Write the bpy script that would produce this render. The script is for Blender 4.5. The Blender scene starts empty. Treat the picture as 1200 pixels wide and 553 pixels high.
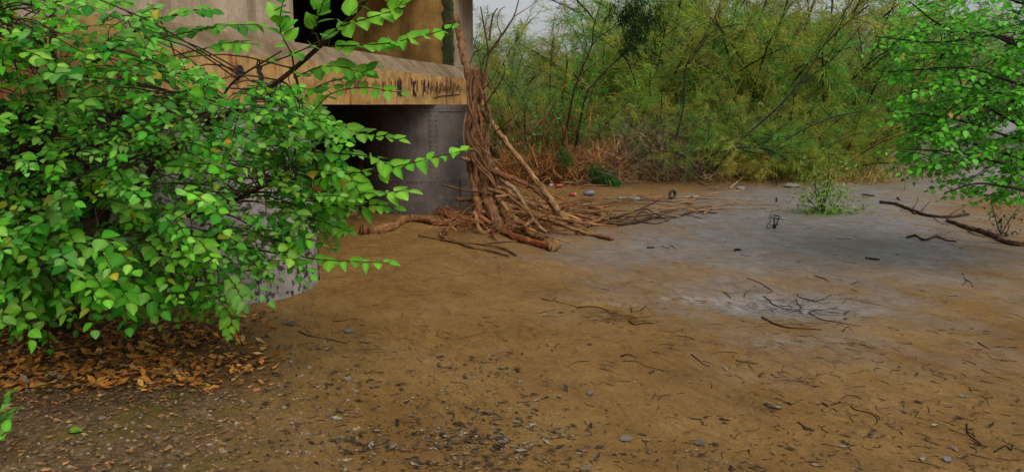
import bpy, math, random
import numpy as np
from mathutils import Vector, Matrix

# ------------------------------------------------------------------ camera, world, sun, exposure
SC = bpy.context.scene
COL = SC.collection
R = math.radians
PITCH = R(9.7); EYE = 1.6; FPX = 900.0            # focal length in pixels of the 1200 px wide photograph
cam_data = bpy.data.cameras.new('camera')
cam_data.sensor_width = 36.0; cam_data.lens = 36.0 * FPX / 1200.0
cam_data.clip_start = 0.05; cam_data.clip_end = 4000.0
cam = bpy.data.objects.new('camera', cam_data); COL.objects.link(cam)
cam.location = (0, 0, EYE); cam.rotation_euler = (R(90) - PITCH, 0, 0)
SC.camera = cam

SUN_AZ, SUN_EL = R(146), R(50)                    # azimuth clockwise from +Y (view direction)
world = bpy.data.worlds.new('World'); SC.world = world; world.use_nodes = True
wn = world.node_tree; wn.nodes.clear()
w_out = wn.nodes.new('ShaderNodeOutputWorld'); w_bg = wn.nodes.new('ShaderNodeBackground')
w_sky = wn.nodes.new('ShaderNodeTexSky'); w_sky.sky_type = 'NISHITA'; w_sky.sun_disc = False
w_sky.sun_elevation = SUN_EL; w_sky.sun_rotation = SUN_AZ
w_sky.air_density = 1.0; w_sky.dust_density = 3.0; w_sky.ozone_density = 1.0
w_hs = wn.nodes.new('ShaderNodeHueSaturation'); w_hs.inputs['Saturation'].default_value = 0.22
wn.links.new(w_sky.outputs[0], w_hs.inputs['Color']); wn.links.new(w_hs.outputs[0], w_bg.inputs[0])
w_bg.inputs[1].default_value = 0.09
wn.links.new(w_bg.outputs[0], w_out.inputs[0])

sun_data = bpy.data.lights.new('sun', 'SUN'); sun_data.energy = 1.5; sun_data.angle = R(50)
sun_data.color = (1.0, 0.95, 0.86)
sun = bpy.data.objects.new('sun', sun_data); COL.objects.link(sun)
sdir = Vector((math.sin(SUN_AZ) * math.cos(SUN_EL), math.cos(SUN_AZ) * math.cos(SUN_EL), math.sin(SUN_EL)))
sun.rotation_euler = sdir.to_track_quat('Z', 'Y').to_euler()

SC.view_settings.view_transform = 'Standard'; SC.view_settings.look = 'None'
SC.view_settings.gamma = 1.0; SC.view_settings.exposure = 0.45
SC.view_settings.use_curve_mapping = False
SC.render.engine = 'CYCLES'

rng = np.random.default_rng(7)
random.seed(7)

# ------------------------------------------------------------------ helpers
def ray(px, py):
    u = (px - 600.0) / FPX; v = (276.5 - py) / FPX
    return np.array([u, math.cos(PITCH) + v * math.sin(PITCH), -math.sin(PITCH) + v * math.cos(PITCH)])

def at(px, py, Y):
    d = ray(px, py); k = Y / d[1]
    return np.array([d[0] * k, Y, EYE + d[2] * k])

def project(P):
    P = np.atleast_2d(P)
    x = P[:, 0]; y = P[:, 1]; z = P[:, 2] - EYE
    dep = y * math.cos(PITCH) - z * math.sin(PITCH)
    up = y * math.sin(PITCH) + z * math.cos(PITCH)
    return np.stack([600 + FPX * x / dep, 276.5 - FPX * up / dep, dep], 1)

def sstep(a, b, x):
    t = np.clip((x - a) / (b - a), 0, 1); return t * t * (3 - 2 * t)

_ph = rng.uniform(0, 6.28, (14,)); _kd = rng.uniform(0, 6.28, (14,)); _kf = np.geomspace(0.5, 9.0, 14)
def wave(x, y):
    s = 0
    for p, d, f in zip(_ph, _kd, _kf):
        s = s + np.sin(f * (x * math.cos(d) * 0.6 + y * math.sin(d) * 1.4) + p + 0.6 * np.sin(0.7 * f * x + p)) / f ** 0.9
    return s

_ph2 = rng.uniform(0, 6.28, (16,)); _kd2 = rng.uniform(0, 3.14, (16,)); _kf2 = np.geomspace(14.0, 70.0, 16)
def ripple(x, y):
    s = 0
    for p, d, f in zip(_ph2, _kd2, _kf2):
        s = s + np.sin(f * (x * math.cos(d) + y * math.sin(d)) + p + 1.6 * np.sin(2.1 * x + 1.3 * y + p) + 1.1 * np.sin(4.7 * x - 2.2 * y + 2 * p)) / f ** 0.7
    return s
def gh(x, y):
    """height of the ground"""
    x = np.asarray(x, float); y = np.asarray(y, float)
    h = 0.0065 * wave(x, y) + 0.009 * ripple(x, y)
    h = h + 0.05 * np.exp(-(((x + 3.3) / 1.5) ** 2 + ((y - 5.0) / 1.1) ** 2))          # litter under the shrub
    h = h + 0.45 * sstep(15.5, 26, y) * (1 - sstep(6.0, 9.5, x))                        # bank under the thicket
    h = h + 0.10 * np.exp(-(((x - 3.5) / 4.0) ** 2 + ((y - 15.6) / 0.8) ** 2))
    h = h - 0.30 * sstep(8.5, 11.5, x - 0.06 * (y - 20)) * sstep(19, 24, y)             # river bed
    h = h - 0.035 * np.exp(-(((x - 2.15) / 0.75) ** 2 + ((y - 6.05) / 0.42) ** 2))      # wash-out with twigs
    h = h - 0.03 * np.exp(-(((x - 0.9) / 0.35) ** 2 + ((y - 6.1) / 0.16) ** 2))
    return h

def G(px, py, off=0.0):
    d = ray(px, py); z = 0.0
    for _ in range(6):
        k = (z + off - EYE) / d[2]; z = float(gh(d[0] * k, d[1] * k))
    return np.array([d[0] * k, d[1] * k, z + off])

class MB:
    """collects geometry for one mesh"""
    def __init__(s): s.v = []; s.f = []; s.t = []; s.g = []; s.n = 0
    def add(s, V, F, tint=(1, 1, 1), grain=None):
        V = np.asarray(V, float).reshape(-1, 3)
        s.g.append(V if grain is None else grain)
        T = np.asarray(tint, float)
        if T.ndim == 1: T = np.tile(T, (len(V), 1))
        s.v.append(V); s.t.append(T)
        for fa in (F if isinstance(F, list) else [F]):
            s.f.append(np.asarray(fa, np.int64) + s.n)
        s.n += len(V)
    def mesh(s, name, smooth=False):
        m = bpy.data.meshes.new(name)
        V = np.concatenate(s.v); T = np.concatenate(s.t)
        loops = np.concatenate([f.ravel() for f in s.f]); tot = np.concatenate([np.full(len(f), f.shape[1]) for f in s.f])
        start = np.concatenate([[0], np.cumsum(tot)[:-1]])
        m.vertices.add(len(V)); m.vertices.foreach_set('co', V.ravel())
        m.loops.add(len(loops)); m.loops.foreach_set('vertex_index', loops.astype(np.int32))
        m.polygons.add(len(tot)); m.polygons.foreach_set('loop_start', start.astype(np.int32))
        try: m.polygons.foreach_set('loop_total', tot.astype(np.int32))
        except Exception: pass
        a = m.attributes.new('tint', 'FLOAT_COLOR', 'POINT')
        a.data.foreach_set('color', np.concatenate([T, np.ones((len(T), 1))], 1).ravel())
        g = m.attributes.new('grain', 'FLOAT_VECTOR', 'POINT'); g.data.foreach_set('vector', np.concatenate(s.g).ravel())
        m.polygons.foreach_set('use_smooth', np.full(len(tot), bool(smooth)))
        m.update(calc_edges=True); m.validate()
        return m

def link(name, mesh, mat=None, parent=None):
    o = bpy.data.objects.new(name, mesh); COL.objects.link(o)
    if mesh is not None and mat is not None and len(mesh.materials) == 0: mesh.materials.append(mat)
    if parent is not None: o.parent = parent
    return o

def build(mb, name, mat, parent=None, smooth=False):
    """world-space geometry; under a parent it is moved into the parent's space"""
    me = mb.mesh(name, smooth)
    if parent is not None:
        me.transform(parent_matrix(parent).inverted())
    return link(name, me, mat, parent)

_pm = {}
def parent_matrix(p):
    M = Matrix.Translation(p.location) @ p.rotation_euler.to_matrix().to_4x4()
    if p.parent is not None: M = parent_matrix(p.parent) @ M
    return M

def tag(o, label=None, cat=None, group=None, kind=None):
    if label: o['label'] = label
    if cat: o['category'] = cat
    if group: o['group'] = group
    if kind: o['kind'] = kind
    return o

def thing(name, label, cat, loc=(0, 0, 0), group=None):
    o = bpy.data.objects.new(name, None); COL.objects.link(o); o.location = Vector(loc)
    o.empty_display_size = 0.1
    return tag(o, label, cat, group)

def catmull(P, n):
    P = np.asarray(P, float)
    if len(P) < 3:
        t = np.linspace(0, 1, n)[:, None]; return P[0] * (1 - t) + P[-1] * t
    Q = np.vstack([2 * P[0] - P[1], P, 2 * P[-1] - P[-2]])
    out = []
    for s in np.linspace(0, len(P) - 1 - 1e-6, n):
        i = int(s); t = s - i
        p0, p1, p2, p3 = Q[i], Q[i + 1], Q[i + 2], Q[i + 3]
        out.append(0.5 * ((2 * p1) + (-p0 + p2) * t + (2 * p0 - 5 * p1 + 4 * p2 - p3) * t * t + (-p0 + 3 * p1 - 3 * p2 + p3) * t ** 3))
    return np.array(out)

def tube(mb, P, r0, r1=None, sides=6, n=None, rough=0.0, tint=(1, 1, 1), cap=True, kink=0.0):
    """a tapered, uneven round limb along the points P (r0: radius or list of radii)"""
    P = np.asarray(P, float)
    if n is None: n = max(4, 3 * len(P))
    if hasattr(r0, '__len__'): rr = np.interp(np.linspace(0, 1, n), np.linspace(0, 1, len(r0)), r0)
    else: rr = np.linspace(r0, r0 if r1 is None else r1, n)
    C = catmull(P, n)
    if kink: C[1:-1] += rng.normal(0, 1, (n - 2, 3)) * kink * rr[1:-1, None]
    T = np.gradient(C, axis=0); T /= np.linalg.norm(T, axis=1)[:, None] + 1e-9
    up = np.array([0, 0, 1.0]) if abs(T[0][2]) < 0.9 else np.array([1.0, 0, 0])
    a = np.cross(T[0], up); a /= np.linalg.norm(a)
    V = np.empty((n, sides, 3)); ang = np.linspace(0, 2 * np.pi, sides, endpoint=False)
    ph1, ph2, ph3 = rng.uniform(0, 6.28, 3)
    for i in range(n):
        a = a - T[i] * a.dot(T[i]); a /= np.linalg.norm(a) + 1e-9
        b = np.cross(T[i], a)
        u_ = i / n
        lob = 1 + rough * (0.9 * np.sin(ang * 2 + ph1 + 2.2 * u_) + 0.7 * np.sin(ang * 3 + ph2 - 3.0 * u_) + 0.6 * np.sin(ang * 5 + ph3 + 4 * u_)) + rough * 0.8 * math.sin(9 * u_ + ph1) + rough * rng.normal(0, 0.16, sides)
        rad = rr[i] * lob
        V[i] = C[i] + np.outer(np.cos(ang) * rad, a) + np.outer(np.sin(ang) * rad, b)
    idx = np.arange(n * sides).reshape(n, sides); nx = np.roll(idx, -1, 1)
    F = np.stack([idx[:-1], nx[:-1], nx[1:], idx[1:]], -1).reshape(-1, 4)
    Fs = [F]
    if cap and sides >= 3:
        Fs += [idx[0][::-1][None, :], idx[-1][None, :]]
    arc = np.concatenate([[0], np.cumsum(np.linalg.norm(np.diff(C, axis=0), axis=1))])
    gr = np.stack([np.outer(np.maximum(rr, 0.006), np.cos(ang)), np.outer(np.maximum(rr, 0.006), np.sin(ang)), np.outer(arc, np.ones(sides)) * 0.14], -1).reshape(-1, 3) + rng.uniform(0, 20, 3)
    mb.add(V.reshape(-1, 3), Fs, tint, gr)
    return C

def box(mb, lo, hi, M=None, tint=(1, 1, 1)):
    x0, y0, z0 = lo; x1, y1, z1 = hi
    V = np.array([[x0, y0, z0], [x1, y0, z0], [x1, y1, z0], [x0, y1, z0], [x0, y0, z1], [x1, y0, z1], [x1, y1, z1], [x0, y1, z1]], float)
    F = [[0, 3, 2, 1], [4, 5, 6, 7], [0, 1, 5, 4], [1, 2, 6, 5], [2, 3, 7, 6], [3, 0, 4, 7]]
    if M is not None: V = M(V)
    mb.add(V, [np.array(F)], tint)

def unit(v): v = np.asarray(v, float); return v / (np.linalg.norm(v) + 1e-9)

def inpoly(x, y, poly):
    c = False; n = len(poly)
    for i in range(n):
        x1, y1 = poly[i]; x2, y2 = poly[(i + 1) % n]
        if (y1 > y) != (y2 > y) and x < (x2 - x1) * (y - y1) / (y2 - y1) + x1: c = not c
    return c

# ------------------------------------------------------------------ materials
def new_mat(name):
    m = bpy.data.materials.new(name); m.use_nodes = True; nt = m.node_tree; nt.nodes.clear()
    out = nt.nodes.new('ShaderNodeOutputMaterial'); return m, nt, out
def N(nt, t, **kw):
    n = nt.nodes.new(t)
    for k, v in kw.items():
        if k in n.inputs: n.inputs[k].default_value = v
        else: setattr(n, k, v)
    return n
def noise(nt, coord, scale, detail=5, rough=0.55, stretch=None):
    n = N(nt, 'ShaderNodeTexNoise'); n.inputs['Scale'].default_value = scale
    n.inputs['Detail'].default_value = detail; n.inputs['Roughness'].default_value = rough
    if stretch:
        mp = N(nt, 'ShaderNodeMapping'); mp.inputs['Scale'].default_value = stretch
        nt.links.new(coord, mp.inputs[0]); coord = mp.outputs[0]
    nt.links.new(coord, n.inputs['Vector']); return n.outputs['Fac']
def ramp(nt, fac, stops):
    r = N(nt, 'ShaderNodeValToRGB'); e = r.color_ramp.elements
    while len(e) < len(stops): e.new(0.5)
    for el, (p, c) in zip(e, stops):
        el.position = p; el.color = (*c, 1) if hasattr(c, '__len__') else (c, c, c, 1)
    nt.links.new(fac, r.inputs[0]); return r.outputs[0]
def mixc(nt, fac, a, b, mode='MIX'):
    m = N(nt, 'ShaderNodeMix'); m.data_type = 'RGBA'; m.blend_type = mode
    for s, i in ((fac, 0), (a, 6), (b, 7)):
        if hasattr(s, 'is_linked') or hasattr(s, 'links'): nt.links.new(s, m.inputs[i])
        elif i == 0: m.inputs[0].default_value = s
        else: m.inputs[i].default_value = (*s, 1) if len(s) == 3 else s
    return m.outputs[2]
def bump(nt, h, strength, dist=0.02, prev=None):
    b = N(nt, 'ShaderNodeBump'); b.inputs['Strength'].default_value = strength; b.inputs['Distance'].default_value = dist
    nt.links.new(h, b.inputs['Height'])
    if prev: nt.links.new(prev, b.inputs['Normal'])
    return b.outputs[0]
def pos(nt): return N(nt, 'ShaderNodeNewGeometry').outputs['Position']
def objc(nt): return N(nt, 'ShaderNodeTexCoord').outputs['Object']
def attr(nt, name): a = N(nt, 'ShaderNodeAttribute'); a.attribute_name = name; return a
def principled(nt, out, color, rough, normal=None, spec=0.5):
    p = N(nt, 'ShaderNodeBsdfPrincipled')
    for s, k in ((color, 'Base Color'), (rough, 'Roughness')):
        if hasattr(s, 'links'): nt.links.new(s, p.inputs[k])
        elif k == 'Base Color': p.inputs[k].default_value = (*s, 1)
        else: p.inputs[k].default_value = s
    p.inputs['Specular IOR Level'].default_value = spec
    if normal: nt.links.new(normal, p.inputs['Normal'])
    nt.links.new(p.outputs[0], out.inputs[0]); return p

def leaf_mat(name, transl=0.3, rough=0.45, veins=True, spec=0.35, vary=0.5):
    m, nt, out = new_mat(name)
    t = attr(nt, 'tint').outputs['Color']
    nz = noise(nt, pos(nt), 9.0, 3)
    c = mixc(nt, vary, t, ramp(nt, nz, [(0.25, (0.45, 0.5, 0.4)), (0.75, (1.25, 1.2, 1.2))]), 'MULTIPLY')
    p = principled(nt, out, c, rough, None, spec)
    tr = N(nt, 'ShaderNodeBsdfTranslucent'); nt.links.new(mixc(nt, 1.0, c, (1.15, 1.25, 0.55), 'MULTIPLY'), tr.inputs[0])
    mx = N(nt, 'ShaderNodeMixShader'); mx.inputs[0].default_value = transl
    nt.links.new(p.outputs[0], mx.inputs[1]); nt.links.new(tr.outputs[0], mx.inputs[2]); nt.links.new(mx.outputs[0], out.inputs[0])
    return m

def bark_mat(name, dark, light, scale=10.0, rough=0.85):
    m, nt, out = new_mat(name)
    P = pos(nt); t = attr(nt, 'tint').outputs['Color']; Gv = attr(nt, 'grain').outputs['Vector']
    a = noise(nt, P, scale, 6, 0.65); b = noise(nt, Gv, 42.0, 6, 0.7); f = noise(nt, P, 70.0, 3, 0.6)
    c = mixc(nt, 1.0, ramp(nt, a, [(0.3, dark), (0.7, light)]), t, 'MULTIPLY')
    c = mixc(nt, 0.85, c, ramp(nt, b, [(0.36, 0.22), (0.5, 0.9), (0.68, 1.45)]), 'MULTIPLY')
    c = mixc(nt, 0.4, c, ramp(nt, f, [(0.35, 0.5), (0.65, 1.2)]), 'MULTIPLY')
    principled(nt, out, c, rough, bump(nt, b, 1.0, 0.03), 0.25)
    return m

MAT = {}
MAT['leaf'] = leaf_mat('shrub_leaf', 0.35, 0.55, spec=0.25)
MAT['leaf_far'] = leaf_mat('tree_leaf', 0.35, 0.5, vary=0.4)
MAT['feather'] = leaf_mat('tamarisk_foliage', 0.5, 0.7, spec=0.1, vary=0.7)
MAT['litter'] = leaf_mat('dead_leaf', 0.05, 0.75, spec=0.2, vary=0.7)
MAT['bark'] = bark_mat('bark', (0.045, 0.03, 0.02), (0.12, 0.085, 0.055))
MAT['drift'] = bark_mat('driftwood', (0.15, 0.09, 0.045), (0.44, 0.30, 0.17), 7.0)
MAT['darktwig'] = bark_mat('dark_twig', (0.018, 0.013, 0.010), (0.05, 0.037, 0.028), 14.0)

def mud_mat():
    m, nt, out = new_mat('mud')
    P = pos(nt); msk = attr(nt, 'tint')
    sep = N(nt, 'ShaderNodeSeparateColor'); nt.links.new(msk.outputs['Color'], sep.inputs[0])
    wet, soil, bank = sep.outputs[0], sep.outputs[1], sep.outputs[2]
    mpr = N(nt, 'ShaderNodeMapping'); mpr.inputs['Rotation'].default_value = (0, 0, -0.55); nt.links.new(P, mpr.inputs[0]); PR = mpr.outputs[0]
    flow = noise(nt, PR, 1.3, 7, 0.6, (1.3, 0.8, 1))
    flow2 = noise(nt, PR, 5.0, 6, 0.65, (1.3, 0.7, 1))
    fine = noise(nt, P, 60.0, 4, 0.6)
    base = ramp(nt, flow, [(0.25, (0.155, 0.078, 0.018)), (0.5, (0.22, 0.120, 0.032)), (0.75, (0.275, 0.162, 0.052))])
    grey = ramp(nt, flow2, [(0.3, (0.165, 0.142, 0.13)), (0.7, (0.27, 0.248, 0.24))])
    wn_ = N(nt, 'ShaderNodeMath', operation='MULTIPLY_ADD'); nt.links.new(noise(nt, PR, 2.0, 9, 0.7, (1.4, 0.6, 1)), wn_.inputs[0]); wn_.inputs[1].default_value = 3.6; wn_.inputs[2].default_value = -1.8
    ws = N(nt, 'ShaderNodeMath', operation='ADD', use_clamp=True); nt.links.new(wet, ws.inputs[0]); nt.links.new(wn_.outputs[0], ws.inputs[1])
    wetf = N(nt, 'ShaderNodeMath', operation='MULTIPLY'); nt.links.new(ws.outputs[0], wetf.inputs[0]); nt.links.new(wet, wetf.inputs[1])
    c = mixc(nt, wetf.outputs[0], base, grey)
    soilc = ramp(nt, noise(nt, P, 22.0, 6, 0.7), [(0.3, (0.055, 0.032, 0.015)), (0.5, (0.14, 0.082, 0.038)), (0.72, (0.25, 0.165, 0.095))])
    moss = ramp(nt, noise(nt, P, 2.2, 6, 0.7), [(0.47, 0.0), (0.62, 0.85)])
    soilc = mixc(nt, moss, soilc, (0.13, 0.095, 0.018))
    c = mixc(nt, soil, c, soilc)
    bankc = ramp(nt, noise(nt, P, 5.0, 6, 0.7), [(0.3, (0.16, 0.085, 0.035)), (0.7, (0.30, 0.17, 0.075))])
    c = mixc(nt, bank, c, bankc)
    silt_n = noise(nt, PR, 12.0, 8, 0.75, (1.3, 0.7, 1))
    sm = N(nt, 'ShaderNodeMath', operation='MULTIPLY'); nt.links.new(attr(nt, 'silt').outputs['Fac'], sm.inputs[0]); nt.links.new(ramp(nt, silt_n, [(0.49, 0.0), (0.53, 0.9)]), sm.inputs[1])
    c = mixc(nt, sm.outputs[0], c, (0.30, 0.265, 0.235))
    hm = N(nt, 'ShaderNodeMath', operation='MULTIPLY'); nt.links.new(attr(nt, 'hollow').outputs['Fac'], hm.inputs[0]); nt.links.new(ramp(nt, silt_n, [(0.35, 0.35), (0.55, 1.0)]), hm.inputs[1])
    c = mixc(nt, hm.outputs[0], c, (0.30, 0.165, 0.045))
    ln1 = noise(nt, PR, 2.2, 7, 0.55, (1.7, 0.5, 1)); ln2 = noise(nt, PR, 4.5, 7, 0.55, (1.6, 0.55, 1))
    c = mixc(nt, 0.55, c, ramp(nt, ln1, [(0.47, 1.0), (0.497, 0.55), (0.51, 1.0), (0.525, 1.12), (0.56, 1.0)]), 'MULTIPLY')
    c = mixc(nt, 0.5, c, ramp(nt, ln2, [(0.475, 1.0), (0.50, 0.6), (0.515, 1.0)]), 'MULTIPLY')
    streak = noise(nt, PR, 13.0, 7, 0.72, (1.3, 0.6, 1))
    c = mixc(nt, 0.30, c, ramp(nt, streak, [(0.3, 0.62), (0.5, 1.0), (0.7, 1.18)]), 'MULTIPLY')
    c = mixc(nt, 0.35, c, ramp(nt, fine, [(0.3, 0.6), (0.7, 1.25)]), 'MULTIPLY')
    spk = ramp(nt, noise(nt, P, 110.0, 3, 0.6), [(0.34, 0.3), (0.41, 1.0)])
    c = mixc(nt, 0.75, c, spk, 'MULTIPLY')
    spk2 = ramp(nt, noise(nt, P, 42.0, 4, 0.65), [(0.30, 0.4), (0.36, 1.0)])
    c = mixc(nt, 0.7, c, spk2, 'MULTIPLY')
    rr = N(nt, 'ShaderNodeMapRange'); nt.links.new(wetf.outputs[0], rr.inputs[0]); rr.inputs[3].default_value = 0.52; rr.inputs[4].default_value = 0.26
    r2 = N(nt, 'ShaderNodeMath', operation='MULTIPLY_ADD'); nt.links.new(flow2, r2.inputs[0]); r2.inputs[1].default_value = 0.25
    nt.links.new(rr.outputs[0], r2.inputs[2])
    b = bump(nt, flow2, 0.8, 0.04); b = bump(nt, ln1, 0.6, 0.06, b); b = bump(nt, streak, 0.9, 0.02, b); b = bump(nt, fine, 0.35, 0.006, b)
    b = bump(nt, noise(nt, PR, 4.0, 5, 0.6, (1.3, 0.6, 1)), 0.4, 0.05, b)
    pm = principled(nt, out, c, r2.outputs[0], b, 0.3)
    sr = N(nt, 'ShaderNodeMapRange'); nt.links.new(wetf.outputs[0], sr.inputs[0]); sr.inputs[3].default_value = 0.22; sr.inputs[4].default_value = 0.75; nt.links.new(sr.outputs[0], pm.inputs['Specular IOR Level'])
    return m
MAT['mud'] = mud_mat()

def concrete_mat(name, base, light, stain, vert=True, rough=0.85):
    m, nt, out = new_mat(name); P = pos(nt); t = attr(nt, 'tint').outputs['Color']
    a = noise(nt, P, 2.2, 6, 0.6); s = noise(nt, P, 5.0, 5, 0.65, (1, 1, 0.10)); f = noise(nt, P, 45.0, 4, 0.6)
    c = ramp(nt, a, [(0.3, base), (0.7, light)])
    c = mixc(nt, ramp(nt, s, [(0.50, 0.0), (0.66, 0.7)]), c, stain)
    c = mixc(nt, 0.5, c, ramp(nt, f, [(0.3, 0.6), (0.65, 1.15)]), 'MULTIPLY')
    c = mixc(nt, 1.0, c, t, 'MULTIPLY')
    c = mixc(nt, 0.7, c, ramp(nt, noise(nt, P, 26.0, 5, 0.7), [(0.30, 0.35), (0.40, 1.0)]), 'MULTIPLY')
    c = mixc(nt, 0.6, c, ramp(nt, noise(nt, P, 1.1, 6, 0.7), [(0.35, 0.6), (0.6, 1.12)]), 'MULTIPLY')
    b = bump(nt, f, 0.35, 0.008)
    principled(nt, out, c, rough, b, 0.2); return m
MAT['conc'] = concrete_mat('board_concrete', (0.34, 0.265, 0.185), (0.47, 0.39, 0.29), (0.20, 0.14, 0.085))
MAT['conc_warm'] = concrete_mat('stained_concrete', (0.20, 0.11, 0.03), (0.42, 0.25, 0.08), (0.06, 0.035, 0.015))
MAT['conc_dark'] = concrete_mat('shade_dark_concrete', (0.02, 0.018, 0.015), (0.045, 0.04, 0.032), (0.012, 0.011, 0.01))  # near-black tone puts deep shade into the walls behind the pier

def beam_mat():
    m, nt, out = new_mat('ledge_concrete'); P = pos(nt)
    a = noise(nt, P, 2.2, 6, 0.6); f = noise(nt, P, 45.0, 4, 0.6)
    c = ramp(nt, a, [(0.3, (0.33, 0.175, 0.045)), (0.7, (0.52, 0.33, 0.125))])
    sx = N(nt, 'ShaderNodeSeparateXYZ'); nt.links.new(N(nt, 'ShaderNodeNewGeometry').outputs['Normal'], sx.inputs[0])
    wall = ramp(nt, sx.outputs[2], [(0.2, 1.0), (0.4, 0.0)])          # run-off stains only on the upright face
    def masked(f_): mm = N(nt, 'ShaderNodeMath', operation='MULTIPLY'); nt.links.new(f_, mm.inputs[0]); nt.links.new(wall, mm.inputs[1]); return mm.outputs[0]
    s = noise(nt, P, 9.0, 3, 0.6, (1, 1, 0.16))
    c = mixc(nt, masked(ramp(nt, s, [(0.56, 0.0), (0.66, 0.75)])), c, (0.30, 0.07, 0.035))
    s2 = noise(nt, P, 12.0, 3, 0.6, (1, 1, 0.22))
    c = mixc(nt, masked(ramp(nt, s2, [(0.63, 0.0), (0.72, 0.6)])), c, (0.06, 0.055, 0.045))
    dirt = noise(nt, P, 3.5, 6, 0.7); top = mixc(nt, ramp(nt, dirt, [(0.4, 0.25), (0.62, 0.9)]), (0.30, 0.22, 0.14), (0.12, 0.08, 0.04))
    c = mixc(nt, 0.8, c, ramp(nt, noise(nt, P, 6.0, 7, 0.75), [(0.36, 0.45), (0.55, 1.1)]), 'MULTIPLY')
    inv = N(nt, 'ShaderNodeMath', operation='SUBTRACT'); inv.inputs[0].default_value = 1.0; nt.links.new(wall, inv.inputs[1])
    c = mixc(nt, inv.outputs[0], c, top)
    c = mixc(nt, 0.5, c, ramp(nt, f, [(0.3, 0.6), (0.65, 1.15)]), 'MULTIPLY')
    principled(nt, out, c, 0.85, bump(nt, f, 0.4, 0.01), 0.2); return m
MAT['beam'] = beam_mat()

def steel_mat(name, paint, paint2, rust, amount, mott):
    m, nt, out = new_mat(name); P = pos(nt)
    a = noise(nt, P, 3.0, 7, 0.65); b = noise(nt, P, 14.0, 6, 0.7); d = noise(nt, P, 6.0, 5, 0.6, (1, 1, 0.15))
    c = ramp(nt, a, [(0.35, paint), (0.65, paint2)])
    c = mixc(nt, ramp(nt, b, [(amount, 0.0), (amount + 0.05, 1.0)]), c, rust)
    c = mixc(nt, ramp(nt, d, [(0.55, 0.0), (0.75, 0.6)]), c, mott)
    principled(nt, out, c, 0.6, bump(nt, b, 0.4, 0.006), 0.4); return m
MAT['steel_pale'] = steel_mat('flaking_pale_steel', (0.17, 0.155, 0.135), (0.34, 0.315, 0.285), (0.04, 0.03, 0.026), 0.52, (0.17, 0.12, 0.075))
MAT['steel_dark'] = steel_mat('dark_patchy_steel', (0.060, 0.046, 0.040), (0.125, 0.105, 0.090), (0.22, 0.195, 0.145), 0.63, (0.12, 0.06, 0.03))  # far caisson in a darker tone than the near one, with pale patches
def plain(name, col, rough=0.5, spec=0.4, metallic=0.0):
    m, nt, out = new_mat(name)
    f = noise(nt, pos(nt), 40.0, 4)
    c = mixc(nt, 0.4, col, ramp(nt, f, [(0.3, 0.6), (0.7, 1.1)]), 'MULTIPLY')
    p = principled(nt, out, c, rough, None, spec); p.inputs['Metallic'].default_value = metallic; return m
MAT['paint_black'] = plain('black_spray_paint', (0.02, 0.02, 0.03), 0.7, 0.2)
MAT['paint_red'] = plain('red_spray_paint', (0.28, 0.035, 0.025), 0.7, 0.2)
MAT['moss'] = concrete_mat('mossy_concrete', (0.03, 0.022, 0.012), (0.05, 0.06, 0.018), (0.045, 0.12, 0.015))

# ------------------------------------------------------------------ ground
def axis(a, b, step, lo, hi, g=1.25):
    mid = list(np.arange(a, b + 1e-6, step)); L = []; s = step; x = a
    while x > lo: s *= g; x -= s; L.append(x)
    Rr = []; s = step; x = mid[-1]
    while x < hi: s *= g; x += s; Rr.append(x)
    return np.array(L[::-1] + mid + Rr)

def masks(X, Y):
    q = 0.5 * np.sin(1.7 * X + 0.8 * Y) + 0.35 * np.sin(3.1 * Y - 1.3 * X + 2) + 0.2 * np.sin(6.3 * X + 1.1 * Y)
    wet = np.exp(-(((X - 3.7 - 0.22 * (Y - 9)) / 2.6) ** 2 + ((Y - 10.5) / 4.6) ** 2)) * 1.25 + 0.3 * np.exp(-(((X - 1.2) / 1.5) ** 2 + ((Y - 8.6) / 1.3) ** 2))
    wet = wet + 0.9 * sstep(3, 6, X) * sstep(11, 16, Y)
    wet = wet + 0.12 * q * (wet > 0.1)
    wet = wet + 0.6 * np.exp(-(((X - 2.1) / 0.8) ** 2 + ((Y - 6.05) / 0.4) ** 2))
    soil = 1 - sstep(-0.75, 0.45, X * 0.80 + 0.52 * (Y - 5.6) + 1.75 + 0.22 * q)
    soil = np.maximum(soil, 0)
    bank = sstep(14.3, 15.6, Y + 0.35 * q - 0.25 * np.clip(X - 5, 0, 6)) * (1 - sstep(6.2, 8.0, X - 0.05 * Y))
    return np.stack([np.clip(wet, 0, 1) * (1 - bank), soil, bank], -1)

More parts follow.
